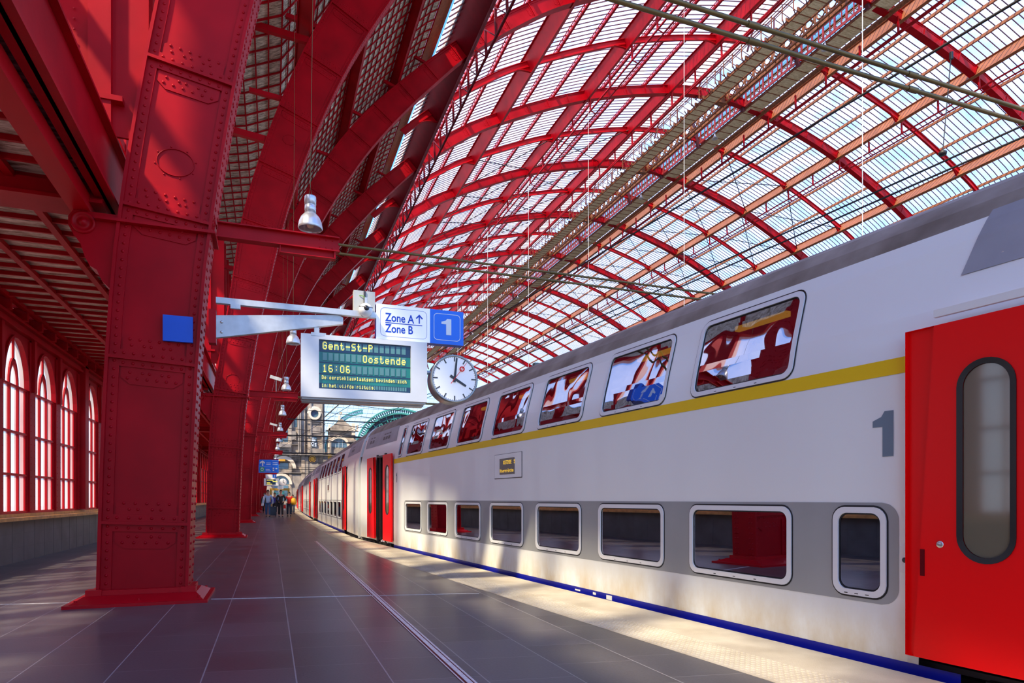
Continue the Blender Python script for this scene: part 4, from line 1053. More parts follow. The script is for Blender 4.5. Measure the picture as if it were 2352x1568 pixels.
x0, x1, z0, z1 = farsign(118, 629, 653, 1127, 1134); mb = MB(); mb.ringprism([(x0, z0), (x1, z0), (x1, z1), (x0, z1)], [(x0 + .25, z0 + .15), (x1 - .25, z0 + .15), (x1 - .25, z1), (x0 + .25, z1)], 118, 118.6); tag(mb.build('kiosk_canopy', TURQ), 'turquoise kiosk canopy at the far end', 'canopy')

# ------------------------------------------------------------------ the train
PROF = [(0, .0), (0, .43), (0, 1.175), (0, 2.09), (0, 2.21), (.025, 2.35), (.055, 2.5), (.095, 2.65), (.135, 2.8), (.175, 2.95), (.225, 3.08), (.31, 3.22), (.45, 3.36), (.70, 3.49), (1.0, 3.56), (1.35, 3.58)]
def po(z):
    for (a, b), (c, d) in zip(PROF, PROF[1:]):
        if z <= d: return a + (c - a) * (z - b) / max(1e-6, d - b)
    return PROF[-1][0]
LEN0, LEN1 = -3.6, 17.3
def coach(A, Dv, label, yellow, near=False, detail=True):
    Dv = Vector(Dv).normalized(); Nv = Vector((Dv[1], -Dv[0])); ang = atan2(-Dv[0], Dv[1])
    root = thing('double_deck_coach', label, 'train coach', (A[0], A[1], 0), 'coaches of the white train', ang)
    # local frame: x = outward from platform (offset), y = along the coach
    def G(s, z, h=0.0): return (po(z) - h, s, z)
    WL = [(1.37 + 1.665 * k, 1.37 + 1.665 * k + 1.255) for k in range(7)]
    low = [(.53, .97)] + WL
    up = WL + [(12.98, 13.30)]
    FR = .044
    def holes(z0, z1):
        hs = []
        if z0 >= .47 + FR - .011 and z1 <= 1.14 - FR + .011: hs += [(a + FR - .01, b - FR + .01) for a, b in low]
        if z0 >= 2.245 and z1 <= 2.985: hs += [(a + (FR if b - a > .5 else .04) - .01, b - (FR if b - a > .5 else .04) + .01) for a, b in up]
        if z0 >= -.01 and z1 <= 2.41: hs += [(14.45, 15.32), (-.5, .30)] if z1 <= 2.36 else []
        return sorted(hs)
    rows = sorted(set([0.0, .07, .43, .515, 1.095, 1.175, 2.09, 2.21, 2.25, 2.35, 2.4, 2.5, 2.65, 2.8, 2.95, 2.98, 3.08]))
    wb = MB()
    for z0, z1 in zip(rows, rows[1:]):
        hs = holes(z0, z1); e0 = LEN0
        bot0 = .12
        for (a, b) in hs + [(LEN1, None)]:
            lo, hi = e0, a
            if z1 <= .08:
                lo = max(lo, .02); hi = min(hi, 13.6)
            if hi > lo:
                segs = max(1, int((hi - lo) / 3)) 
                for i in range(segs):
                    sa = lo + (hi - lo) * i / segs; sb = lo + (hi - lo) * (i + 1) / segs
                    wb.quad(G(sa, z0), G(sb, z0), G(sb, z1), G(sa, z1))
            e0 = b
    # ends and far side
    W2 = 2.72
    pl = [(po(z), z) for z in rows] 
    rp = [p for p in PROF if p[1] > 3.07]
    full = [(p[0], p[1]) for p in PROF if p[1] <= 3.08]
    endp = full + rp[1:] + [(W2 - p[0], p[1]) for p in PROF[::-1]]
    for s in (LEN0, LEN1):
        wb.poly([(p[0], s, p[1]) for p in endp] if s == LEN0 else [(p[0], s, p[1]) for p in endp][::-1])
    for p, q in zip(PROF, PROF[1:]):
        if q[1] <= 3.09: wb.quad((W2 - p[0], LEN0, p[1]), (W2 - p[0], LEN1, p[1]), (W2 - q[0], LEN1, q[1]), (W2 - q[0], LEN0, q[1]))
    wb.build('body', TWHITE, root)
    rb = MB(); rr = [p for p in PROF if p[1] >= 3.08]; rr = rr + [(W2 - p[0], p[1]) for p in rr[::-1]]
    for p, q in zip(rr, rr[1:]): rb.add([(p[0], LEN0, p[1]), (p[0], LEN1, p[1]), (q[0], LEN1, q[1]), (q[0], LEN0, q[1])], [(0, 1, 2, 3)], True)
    rb.build('roof', ROOFB, root)
    # interior: floors, far wall lining
    ib = MB(); ib.box(.12, 2.6, LEN0 + .1, LEN1 - .1, .02, .06); ib.box(.12, 2.5, 1.0, 13.4, 1.25, 1.9); ib.box(.95, 1.0, .8, 13.4, .1, 1.2)
    ib.box(1.5, 1.54, .8, 13.4, 1.9, 3.1); ib.box(.1, 2.5, .36, .42, .06, 2.3); ib.box(.35, 2.3, .36, .42, 2.3, 3.1); ib.box(.25, 2.5, 13.40, 13.46, .06, 3.0)
    ib.build('interior', INT, root)
    if detail:
        sb = MB()
        for k in range(7):
            for ds in (.35, .85):
                for sgn in (0,):
                    s0 = WL[k][0] + ds
                    sb.lathe((.34, s0, 2.25), [(.13, 0), (.13, .07), (.10, .13), (.04, .16), (.001, .165)], 10)
        sb.build('seat_headrests', SEAT, root)['kind'] = 'stuff'
        yb = MB()
        for k in range(7): yb.box(.5, .56, WL[k][0] + .5, WL[k][0] + 1.15, 2.93, 2.98)
        yb.build('interior_lights', YRAIL, root)
    if yellow:
        yb = MB(); n = 8
        yb.quad(G(.35, 2.095, .003), G(13.61, 2.095, .003), G(13.61, 2.21, .003), G(.35, 2.21, .003)); yb.build('yellow_stripe', YEL, root)
    # grey window band with rounded ends
    gb = MB(); zr = [.43 + i * (1.175 - .43) / 60 for i in range(61)]
    def send(z):
        r = .13; d = min(z - .43, 1.175 - z); return 0 if d >= r else r - sqrt(max(0, r * r - (r - d) ** 2))
    for z0, z1 in zip(zr, zr[1:]):
        e0a, e0b = .44 + send(z0), .44 + send(z1)
        hs = [(a + .02, b - .02) for a, b in low] if (z0 > .50 and z1 < 1.11) else []
        curA, curB = e0a, e0b
        for (a, b) in hs + [(12.72, None)]:
            ea, eb = (a, a) if b is not None else (12.72 - send(z0), 12.72 - send(z1))
            gb.quad(G(curA, z0, .0025), G(ea, z0, .0025), G(eb, z1, .0025), G(curB, z1, .0025))
            curA = curB = b
    gb.build('grey_window_band', GREYB, root)
    bb = MB(); bb.quad(G(.02, -.03, .004), G(13.6, -.03, .004), G(13.6, .052, .004), G(.02, .052, .004)); 
    bb.build('blue_sill_stripe', BLUEL, root)
    if near:
        m2 = MB()
        for (s0, s1, z0, z1) in ((4.0, 4.12, -.02, .035), (4.35, 4.42, 0, .03), (4.72, 4.85, .0, .02)): m2.quad(G(s0, z0, .006), G(s1, z0, .006), G(s1, z1, .006), G(s0, z1, .006))
        m2.build('sill_marks', WHITE, root)
    # window frames and panes
    def win(s0, s1, z0, z1, fw, rad, gm, name='window_frame'):
        outer = rrect(s0, s1, z0, z1, rad); inner = rrect(s0 + fw, s1 - fw, z0 + fw, z1 - fw, max(.02, rad - fw * .6))
        def dens(pts):
            o = []
            for i in range(len(pts)):
                a = pts[i]; b = pts[(i + 1) % len(pts)]; L_ = hypot(b[0] - a[0], b[1] - a[1]); n = 5 if L_ > .25 else 1
                for k in range(n): o.append((a[0] + (b[0] - a[0]) * k / n, a[1] + (b[1] - a[1]) * k / n))
            return o
        outer = dens(outer); inner = dens(inner); n = len(outer)
        fb = MB()
        for i in range(n):
            j = (i + 1) % n
            A, B, C, E = outer[i], outer[j], inner[j], inner[i]
            fb.quad(G(*A, .014), G(*B, .014), G(*C, .014), G(*E, .014)); fb.quad(G(*B, .014), G(*A, .014), G(*A, -.005), G(*B, -.005)); fb.quad(G(*E, .014), G(*C, .014), G(*C, -.02), G(*E, -.02))
        f_ = fb.build(name, WHITE, root)
        sm = MB()
        o2 = dens(rrect(s0 - .014, s1 + .014, z0 - .014, z1 + .014, rad + .014)); i2 = outer
        for i in range(n):
            j = (i + 1) % n; sm.quad(G(*o2[i], .0045), G(*o2[j], .0045), G(*i2[j], .0045), G(*i2[i], .0045))
        for k in range(3):
            sx = s0 + (s1 - s0) * (.3 + .2 * k); sm.quad(G(sx, z0 + .012, .0155), G(sx + .03, z0 + .012, .0155), G(sx + .03, z0 + .018, .0155), G(sx, z0 + .018, .0155))
        i3 = dens(rrect(s0 + fw + .012, s1 - fw - .012, z0 + fw + .012, z1 - fw - .012, max(.02, rad - fw * .6 - .008)))
        for i in range(n):
            j = (i + 1) % n; sm.quad(G(*inner[i], .0), G(*inner[j], .0), G(*i3[j], .0), G(*i3[i], .0))
        sm.build('gasket', BLACK, f_)
        gb = MB(); zc = [z0 + fw + (z1 - z0 - 2 * fw) * k / 10 for k in range(11)]; r = max(.02, rad - fw * .6)
        a0, a1 = s0 + fw, s1 - fw
        def ins(z):
            d = min(z - zc[0], zc[-1] - z); return 0 if d >= r else r - sqrt(max(0, r * r - (r - d) ** 2))
        for za, zb in zip(zc, zc[1:]): gb.add([G(a0 + ins(za), za, -.004), G(a1 - ins(za), za, -.004), G(a1 - ins(zb), zb, -.004), G(a0 + ins(zb), zb, -.004)], [(0, 1, 2, 3)], True)
        gb.build('pane', gm, f_)
    for (a, b) in low: win(a, b, .47, 1.14, FR, .10, TGLASS)
    for (a, b) in up:
        sl_ = b - a > .5
        win(a, b, 2.225 if sl_ else 2.25, 3.0, FR if sl_ else .04, .10 if sl_ else .06, TGLASSU)
    # doors: leaves stand just outside the body
    def leaf(s0, s1, ws):
        lb = MB(); h0, h1 = .035, .07; z0, z1 = .12, 2.36
        wz0, wz1 = .80, 2.08; ww = .165
        # leaf as a ring around its oval window
        def P(s, z, h): return (-h, s, z)
        inner = rrect(ws - ww, ws + ww, wz0, wz1, ww - .001, 8); c = ((s0 + s1) / 2, (z0 + z1) / 2)
        n = len(inner)
        # project inner points onto outer rectangle
        def outp(p):
            dx, dz = p[0] - ws, p[1] - (wz0 + wz1) / 2; k = 1e9
            if dx > 1e-6: k = min(k, (s1 - ws) / dx)
            if dx < -1e-6: k = min(k, (s0 - ws) / dx)
            zc_ = (wz0 + wz1) / 2
            if dz > 1e-6: k = min(k, (z1 - zc_) / dz)
            if dz < -1e-6: k = min(k, (z0 - zc_) / dz)
            return (ws + dx * k, zc_ + dz * k)
        outer = [outp(p) for p in inner]
        for i in range(n):
            j = (i + 1) % n
            lb.quad(P(*outer[i], h1), P(*outer[j], h1), P(*inner[j], h1), P(*inner[i], h1))
            a, b = outer[i], outer[j]
            # fill the rectangle corners
            for cx in (s0, s1):
                for cz in (z0, z1):
                    if (abs(a[0] - cx) < 1e-6 and abs(b[1] - cz) < 1e-6 and abs(a[1] - cz) > 1e-6) or (abs(b[0] - cx) < 1e-6 and abs(a[1] - cz) < 1e-6 and abs(b[1] - cz) > 1e-6): lb.poly([P(*a, h1), P(cx, cz, h1), P(*b, h1)])
        lb.quad(P(s0, z0, h0), P(s0, z0, h1), P(s0, z1, h1), P(s0, z1, h0)); lb.quad(P(s1, z0, h0), P(s1, z1, h0), P(s1, z1, h1), P(s1, z0, h1))
        lb.quad(P(s0, z1, h0), P(s0, z1, h1), P(s1, z1, h1), P(s1, z1, h0)); lb.quad(P(s0, z0, h0), P(s1, z0, h0), P(s1, z0, h1), P(s0, z0, h1))
        lb.quad(P(s0, z0, h0), P(s0, z1, h0), P(s1, z1, h0), P(s1, z0, h0))
        d_ = lb.build('door', REDD, root)
        gk = MB(); o2 = rrect(ws - ww - .006, ws + ww + .006, wz0 - .006, wz1 + .006, ww + .004, 8); i2 = rrect(ws - ww + .03, ws + ww - .03, wz0 + .03, wz1 - .03, ww - .032, 8)
        for i in range(n):
            j = (i + 1) % n; gk.quad(P(*o2[i], h1 + .008), P(*o2[j], h1 + .008), P(*i2[j], h1 + .002), P(*i2[i], h1 + .002)); gk.quad(P(*o2[j], h1 + .008), P(*o2[i], h1 + .008), P(*o2[i], h1 - .01), P(*o2[j], h1 - .01))
        gk.build('window_gasket', BLACK, d_)
        pg = MB(); pg.poly([P(*p, h1 - .006) for p in i2]); pg.build('pane', DOORG, d_)
        return d_, P, h1
    d1, P, h1 = leaf(-.62, .35, -.165)
    if near:
        hb = MB(); hb.lathe((-h1 - .006, .115, .90), [(.001, 0), (.02, 0), (.024, .006)], 16, 'x'); hb.build('door_button', STEEL, d1)
        hb = MB(); hb.box(-h1 - .003, -h1 + .002, .215, .245, .68, .86); hb.build('handle_slot', DARKRED, d1)
        pb = MB(); pb.box(-.008, .0, .352, .43, .68, .87); b_ = pb.build('button_plate', WHITE, root)
        pb = MB(); pb.lathe((-.012, .395, .77), [(.001, 0), (.017, 0), (.020, .006)], 14, 'x'); pb.build('push_button', DGREY, b_)
        rl = MB(); rl.bar((-.05, .16, 2.44), (-.05, -.9, 2.44), .03, .05); rl.build('door_rail', TWHITE, root)
    leaf(13.61, 14.45, 14.0); leaf(15.32, 16.2, 15.8)
    ob = MB(); ob.box(-.01, .05, 14.40, 14.50, .05, 2.42); ob.box(-.01, .05, 15.27, 15.34, .05, 2.42); ob.box(-.01, .05, 14.4, 15.34, 2.33, 2.38); ob.box(.02, .35, 15.05, 15.12, .1, 2.38); ob.build('door_frame', BLACK, root)
    vb = MB(); vb.box(1.3, 1.34, 13.5, 16.8, .06, 2.4); vb.box(.14, 1.3, 15.30, 15.34, .06, 2.4); vb.box(.1, 1.3, 14.3, 15.3, .03, .07); vb.build('vestibule', PINK, root)
    hb = MB(); hb.tube([(.25, 15.2, .3), (.25, 15.22, 1.0), (.3, 15.0, 1.15), (.3, 15.0, 1.8)], .02, 6); hb.tube([(.2, 14.55, .3), (.2, 14.55, 1.7)], .02, 6); hb.build('grab_rail', WHITE, root)
    # cantrail panels with louvres
    for (a, b) in ((-3.3, .06), (13.75, 17.1)):
        cb = MB(); zz = [2.70, 2.8, 2.95, 3.05, 3.12]; sh = .12
        for z0, z1 in zip(zz, zz[1:]):
            k0 = (z0 - 2.7) / .42 * sh; k1 = (z1 - 2.7) / .42 * sh
            if a < 0: cb.quad(G(a, z0, .006), G(b - k0 + .02, z0, .006), G(b - k1 + .02, z1, .006), G(a, z1, .006))
            else: cb.quad(G(a + k0, z0, .006), G(b, z0, .006), G(b, z1, .006), G(a + k1, z1, .006))
        c_ = cb.build('cantrail_panel', LAV, root)
        lv = MB()
        for s0 in ((14.5, 14.75, 15.0, 16.2, 16.5) if a > 0 else (-1.0, -1.25, -1.5)): lv.quad(G(s0, 2.82, .009), G(s0 + .2, 2.82, .009), G(s0 + .2, 3.0, .009), G(s0, 3.0, .009))
        lv.build('louvres', mat('louvre_dark', (.14, .13, .13), .6), c_)
        if near and a < 0:
            g = MB(); g.lathe((po(2.8) - .006, -.16, 2.77), [(.001, -.006), (.012, -.006), (.02, .0)], 12, 'x'); g.build('panel_lock', STEEL, c_)
    # seam outline and destination display
    if detail:
        db = MB(); s0, s1, z0, z1 = 6.42, 7.42, 1.545, 1.93
        fr = db; n = 4; o_ = [(s0, z0), (s1, z0), (s1, z1), (s0, z1)]
        db.box(-.008, 0, s0, s1, z0, z1); f_ = db.build('destination_display', TWHITE, root)
        sb = MB()
        for (a, b, c, d) in ((s0 - .01, s1 + .01, z0 - .012, z0), (s0 - .01, s1 + .01, z1, z1 + .006), (s0 - .01, s0, z0, z1), (s1, s1 + .008, z0, z1)): sb.box(-.006, 0, a, b, c, d)
        sb.build('outline', BLACK, f_)
        sc = MB(); sc.box(-.010, -.007, 6.66, 7.22, 1.60, 1.86); sc.build('screen', mat('amber_screen', (.03, .015, .005), .15), f_)
        if near:
            tb = MB(); t2 = MB()
            dotline(t2, None, 'OOSTENDE  5', -7.08, 1.765, .033, .06, .040, 11, 0, 0); dotline(t2, None, 'Antwerpen-Berchem', -7.20, 1.635, .024, .055, .030, 17, 0, 0)
            for f in t2.f: tb.poly([(-.0115, -t2.v[i][0], t2.v[i][2]) for i in f])
            tb.build('lettering', mat('amber_text', (.8, .5, .02), .5, emis=(1, .6, .05), es=.5), f_)
    if near:
        for (sx, sz, w1, h1) in ((.640, 1.51, .16, .33), (13.42, 1.62, .10, .24)):
            nb = MB(); nb.poly([G(sx - (p[0]), p[1], .0035) for p in one_shape(0, sz, w1, h1)]); nb.build('class_number', NUMG, root)
    # underframe and bogies
    ub = MB(); ub.box(.12, 2.6, LEN0, LEN1, -.55, 0.0); ub.box(.05, 2.65, 13.7, LEN1 - .2, -.18, .03); ub.box(.05, 2.65, LEN0, -.1, -.18, .03)
    for s in (13.9, 14.9, 15.6, 16.6): ub.box(.0, .15, s, s + .12, -.5, .04)
    ub.build('underframe', UNDER, root)
    for s in (14.0, 16.1, -.9, -3.0):
        wl = MB(); wl.lathe((.55, s, -.42), [(.001, 0), (.10, 0), (.12, .03), (.36, .03), (.40, .0), (.40, .1), (.001, .1)], 20, 'x'); wl.build('wheel', UNDER, root)
    gw = MB(); gw.box(.08, 2.6, LEN1, LEN1 + .34, -.3, 2.5); gw.box(.24, 2.45, LEN1, LEN1 + .34, 2.5, 3.0); gw.box(.55, 2.1, LEN1, LEN1 + .34, 3.0, 3.35); gw.build('gangway_bellows', mat('bellows', (.14, .12, .08), .7, var=.2), root)
    return root
coach((4.25, 2.97), TD, 'nearest white double-deck coach with yellow stripe and big grey 1, alongside the platform', True, True)
s1 = TA + TD * 17.65
def nxt(A0, D0, bend, label, i):
    Dv = Vector(D0).normalized(); st = Vector(A0) - Dv * LEN0
    return coach((st[0], st[1]), Dv, label, False, False, i < 2), st + Dv * (LEN1 + .35)
_, e1 = nxt(s1, (-.0035, 1), 0, 'second white double-deck coach, behind the open red doors of the nearest one', 0)
_, e2 = nxt(e1, (.012, 1), 0, 'third double-deck coach of the train, beyond the second', 1)
_, e3 = nxt(e2, (.022, 1), 0, 'fourth double-deck coach, far down the platform beside the walkers', 2)
_, e4 = nxt(e3, (.03, 1), 0, 'fifth and farthest coach, only a sliver in view', 3)
# rails
mb = MB()
for o_ in (.62, 2.10):
    for s in (-15, 17.5): pass
    mb.bar(trk(-12, o_, -.88), trk(19, o_, -.88), .07, .14)
tag(mb.build('track_rails', STEEL), 'steel rails under the nearest coach', 'rails')

# ------------------------------------------------------------------ people
def skinmesh(name, verts, edges, radii, m, parent, sub=1):
    me = bpy.data.meshes.new(name); me.from_pydata(verts, edges, [])
    ob = bpy.data.objects.new(name, me); COL.objects.link(ob)
    md = ob.modifiers.new('s', 'SKIN'); md.use_smooth_shade = True
    for i, r in enumerate(radii): me.skin_vertices[0].data[i].radius = (r, r) if not isinstance(r, tuple) else r
    me.skin_vertices[0].data[0].use_root = True
    sb = ob.modifiers.new('u', 'SUBSURF'); sb.levels = sub; sb.render_levels = sub
    dg = bpy.context.evaluated_depsgraph_get(); nm = bpy.data.meshes.new_from_object(ob.evaluated_get(dg)); bpy.data.objects.remove(ob)
    o = bpy.data.objects.new(name, nm); COL.objects.link(o); nm.materials.clear(); nm.materials.append(m); o.parent = parent
    for p in nm.polygons: p.use_smooth = True
    return o
def person(x, y, h, label, top, trou, hair, stride=.16, arms=((.26, .0, .78), (-.26, .0, .78)), longhair=False, sleeve=True, face=pi):
    root = thing('person', label, 'person', (x, y, 0), None, 0)
    k = h / 1.75
    V = [(0, 0, .95), (0, 0, 1.15), (0, 0, 1.38), (0, 0, 1.48), (0, 0, 1.56), (0, -.01, 1.66), (0, -.01, 1.73),
         (.17, 0, 1.40), (arms[0][0], .0, 1.12), (arms[0][0] * 1.0 + arms[0][1], -.1, arms[0][2] + .04), (-.17, 0, 1.40), (arms[1][0], 0, 1.12), (arms[1][0] + arms[1][1], -.1, arms[1][2] + .04),
         (.09, 0, .90), (.10, -stride * .7, .50), (.10, -stride, .09), (.10, -stride - .13, .03), (-.09, 0, .90), (-.10, stride * .3, .50), (-.10, stride, .10), (-.10, stride - .12, .03)]
    E_ = [(0, 1), (1, 2), (2, 3), (3, 4), (4, 5), (5, 6), (2, 7), (7, 8), (8, 9), (2, 10), (10, 11), (11, 12), (0, 13), (13, 14), (14, 15), (15, 16), (0, 17), (17, 18), (18, 19), (19, 20)]
    R = [.12, .10, .11, .05, .07, .088, .06, .055, .042, .03, .055, .042, .03, .085, .06, .045, .035, .085, .06, .045, .035]
    sc = lambda L_: [tuple(c * k for c in v) for v in L_]
    skinmesh('body', sc(V), E_, [r * k for r in R], SKIN, root)
    tv = [(0, 0, .86), V[1], V[2], V[7], V[8], V[10], V[11]]; te = [(0, 1), (1, 2), (2, 3), (3, 4), (2, 5), (5, 6)]; tr = [(.16, .13), (.14, .12), (.15, .115), .075, .06, .075, .06]
    if sleeve:
        tv += [V[9], V[12]]; te += [(4, 7), (6, 8)]; tr += [.045, .045]
    skinmesh('top', sc(tv), te, [r * k if not isinstance(r, tuple) else (r[0] * k, r[1] * k) for r in tr], top, root)
    lv = [(0, 0, 1.0), V[13], V[14], V[15], V[17], V[18], V[19]]; skinmesh('trousers', sc(lv), [(0, 1), (1, 2), (2, 3), (0, 4), (4, 5), (5, 6)], [r * k for r in (.135, .105, .078, .065, .105, .078, .065)], trou, root)
    skinmesh('shoes', sc([(.10, -stride, .06), (.10, -stride - .16, .035), (-.10, stride, .06), (-.10, stride - .14, .035)]), [(0, 1), (2, 3)], [.05 * k] * 4, BLACK, root) if False else None
    for (sx, sy) in ((.10, -stride), (-.10, stride)):
        mb = MB(); mb.box((sx - .045) * k, (sx + .045) * k, (sy - .17) * k, (sy + .08) * k, 0, .07 * k); mb.build('shoe', BLACK, root)
    hm = MB()      # hair: cap over crown and back of the head, open at the face
    rings = []
    for i in range(9):
        ph = pi * i / 8 * (.78 if longhair else .66); ring = []
        for j in range(16):
            th_ = 2 * pi * j / 16; fr = max(0, -sin(th_))       # front is -y
            ph_ = ph * (1 - .45 * fr ** .7)
            ring.append((.097 * k * sin(ph_) * cos(th_), (.012 + .110 * sin(ph_) * sin(th_)) * k, (1.662 + .118 * cos(ph_)) * k))
        rings.append(ring)
    vs = [v for r_ in rings for v in r_]; fs = [(i * 16 + j, i * 16 + (j + 1) % 16, (i + 1) * 16 + (j + 1) % 16, (i + 1) * 16 + j) for i in range(8) for j in range(16)]
    hm.add(vs, fs, True)
    if longhair: hm.tube([(0, .05 * k, 1.68 * k), (0, .075 * k, 1.55 * k), (0, .085 * k, 1.42 * k)], [.085 * k, .09 * k, .05 * k], 10)
    hm.build('hair', hair, root)
    # face: eyes, nose, mouth
    mb = MB()
    for sx in (-.03, .03): mb.rivet((sx * k, -.094 * k, 1.665 * k), (0, -1, 0), .011, 6)
    mb.box(-.022 * k, .022 * k, -.097 * k, -.088 * k, 1.60 * k, 1.607 * k); mb.build('facial_features', BLACK, root)
    return root
HB = mat('brown_hair', (.06, .03, .015), .6); HK = mat('black_hair', (.012, .01, .01), .6)
JEANS = mat('blue_jeans', (.04, .12, .28), .7); DJ = mat('dark_jeans', (.02, .04, .09), .7); LB = mat('light_blue_top', (.42, .60, .85), .7); BLKC = mat('black_cloth', (.015, .015, .02), .7)
RT = mat('red_top', (.7, .02, .015), .6); YB_ = mat('yellow_bag', (.8, .42, .02), .6); WC = mat('white_cloth', (.8, .82, .88), .7)
def gx(px, py): return atZ(px, py)
a = gx(615.5, 1186); p1 = person(a[0], a[1], 1.82, 'woman in a light blue top and jeans with a white cardigan, walking toward the camera', LB, JEANS, HB, .14, ((.3, .02, .80), (-.28, -.02, .85)), True)
mb = MB(); mb.hexa([(-.44, -.05, .75), (-.28, -.05, .75), (-.28, .1, .75), (-.44, .1, .75), (-.3, -.06, 1.40), (-.16, -.06, 1.45), (-.16, .12, 1.45), (-.3, .12, 1.40)]); mb.build('cardigan', WC, p1)
a = gx(627, 1186); root = thing('suitcase', 'dark blue wheeled suitcase beside the woman in light blue', 'suitcase', (a[0], a[1] + .1, 0))
mb = MB(); mb.box(-.22, .22, -.13, .13, .08, .68); mb.box(-.18, .18, -.16, -.13, .15, .6); mb.build('case', mat('suitcase_blue', (.03, .06, .10), .6), root)
mb = MB(); mb.tube([(-.15, .1, .65), (-.15, .1, 1.0), (.15, .1, 1.0), (.15, .1, .65)], .015, 6); mb.build('handle', ALU, root)
for sx in (-.18, .18):
    mb = MB(); mb.lathe((sx, 0, .05), [(.001, -.02), (.05, -.02), (.05, .02), (.001, .02)], 12, 'x'); mb.build('wheel', BLACK, root)
a = gx(645, 1186); p2 = person(a[0], a[1], 1.82, 'man in a black shirt and black trousers walking with hands raised to his waist', BLKC, BLKC, HB, .15, ((.32, -.12, 1.05), (-.32, .12, 1.05)), False, True)
mb = MB(); mb.hexa([(-.42, .0, .75), (-.12, .0, .65), (-.12, .2, .65), (-.42, .2, .75), (-.32, .0, 1.15), (-.15, .0, 1.15), (-.15, .2, 1.15), (-.32, .2, 1.15)]); o = mb.build('shoulder_bag', BLKC); o.location = (a[0], a[1], 0); tag(o, 'black shoulder bag slung at the side of the man in black', 'bag')
a = gx(664, 1185); p3 = person(a[0], a[1], 1.70, 'woman in a red top and dark jeans walking nearest the train', RT, DJ, HK, .15, ((.28, -.0, .85), (-.34, -.05, .85)), True, False)
mb = MB(); mb.lathe((.30, .05, .80), [(.001, 0), (.16, .04), (.2, .2), (.14, .42), (.05, .5), (.001, .5)], 12); o = mb.build('bag', YB_); o.location = (a[0], a[1] - .1, 0); tag(o, 'yellow-orange jacket bundle carried by the woman in red', 'bag')
a = gx(650, 1185); mb = MB(); mb.box(-.12, .12, -.08, .08, .55, .80); mb.mi = 1; mb.box(-.12, .12, -.08, .08, .42, .55)
o = mb.build('shopping_bag', [RT, WC]); o.location = (a[0] + .06, a[1] - .2, 0); tag(o, 'small red and white shopping bag held between the man and the woman in red', 'bag')
a = gx(631, 1180); person(a[0], a[1], 1.72, 'person in dark clothes with a blue scarf, partly hidden behind the suitcase', mat('indigo_top', (.03, .03, .30), .7), BLKC, HB, .12, longhair=True)
a = gx(605, 1178); person(a[0] + .1, a[1], 1.72, 'brown-haired person in dark clothes at the left, behind the woman in light blue', BLKC, BLKC, HB, .1, longhair=True)
a = gx(671, 1180); person(a[0] + .05, a[1], 1.55, 'person in a yellow jacket partly hidden behind the woman in red', YB_, DJ, HK, .12)

# ------------------------------------------------------------------ stone facade at the end of the hall
FY = 186.0
root = thing('station_facade', 'ornate pale stone station facade with oculus tower closing the hall at its far end', 'building', (0, FY, 0))
def fp(px, py): return atY(px, py, FY)
def rect(mb, x0, y0, x1, y1, d0, d1):
    a = fp(x0, y0); b = fp(x1, y1); mb.box(min(a[0], b[0]), max(a[0], b[0]), d0, d1, min(a[1], b[1]), max(a[1], b[1]))
mb = MB(); rect(mb, 560, 880, 708, 1162, 0, 3); rect(mb, 708, 1046, 830, 1162, -.3, 3); rect(mb, 830, 1030, 1150, 1162, 0, 3); rect(mb, 692, 850, 700, 1162, -.8, 0); rect(mb, 664, 850, 670, 1150, -.6, 0)
rect(mb, 752, 1008, 818, 1046, -.5, 2.5)
a = fp(748, 990); b = fp(820, 990); c = fp(784, 962); mb.prism([(a[0], a[1]), (b[0], b[1]), (c[0], c[1])], -.9, 1.5); rect(mb, 754, 990, 816, 1010, -.5, 2)
mb.build('wall', STONE, root)
mb = MB(); rect(mb, 706, 880, 745, 1046, -1.0, 3); mb.build('tower', STONE, root)
mb = MB()
for (x0, y0, x1, y1, d) in ((560, 1042, 830, 1047, -1.4), (705, 1000, 747, 1003, -1.3), (705, 973, 747, 975, -1.2), (560, 1018, 706, 1021, -.6), (600, 1084, 700, 1087, -.8), (748, 988, 822, 991, -1.2), (635, 1020, 668, 1028, -1.6), (830, 1028, 1150, 1032, -.6)): rect(mb, x0, y0, x1, y1, d, 0)
for x in (684, 688, 712, 738): rect(mb, x, 900, x + 3, 1046, -1.3, 0)
rect(mb, 700, 1048, 708, 1150, -.7, 0); rect(mb, 742, 1048, 752, 1150, -.9, 0); rect(mb, 670, 1090, 694, 1140, -.5, 0)
mb.build('cornices_and_pilasters', STONED, root)
def ringf(mb, px, py, rpx, wpx, d0, d1, a0=0, a1=360, n=28):
    c = fp(px, py); k = (fp(px + 10, py)[0] - c[0]) / 10; kz = (c[1] - fp(px, py + 10)[1]) / 10
    A = [radians(a0 + (a1 - a0) * i / n) for i in range(n + 1)]
    for p, q in zip(A, A[1:]):
        P = [(c[0] + r * k * cos(t), c[1] + r * kz * sin(t)) for (r, t) in ((rpx, p), (rpx, q), (rpx + wpx, q), (rpx + wpx, p))]
        mb.prism(P, d0, d1)
mb = MB(); ringf(mb, 722, 951, 9, 5, -1.5, -1.0); ringf(mb, 722, 951, 14, 3, -1.2, -1.0, 0, 180)
ringf(mb, 778, 1026, 19, 6, -1.0, -.5, -5, 185); ringf(mb, 652, 1075, 20, 8, -.8, 0, 0, 180); ringf(mb, 645, 1112, 20, 6, -.9, 0, 0, 180); rect(mb, 776, 955, 781, 966, -.9, -.4)
for x in (756, 812, 820): rect(mb, x - 2, 975, x + 2, 992, -.9, -.3)
rect(mb, 807, 972, 815, 1000, -1.0, -.3)
mb.build('mouldings', mat('light_stone', (.66, .58, .48), .8, var=.12, vscale=.4), root)
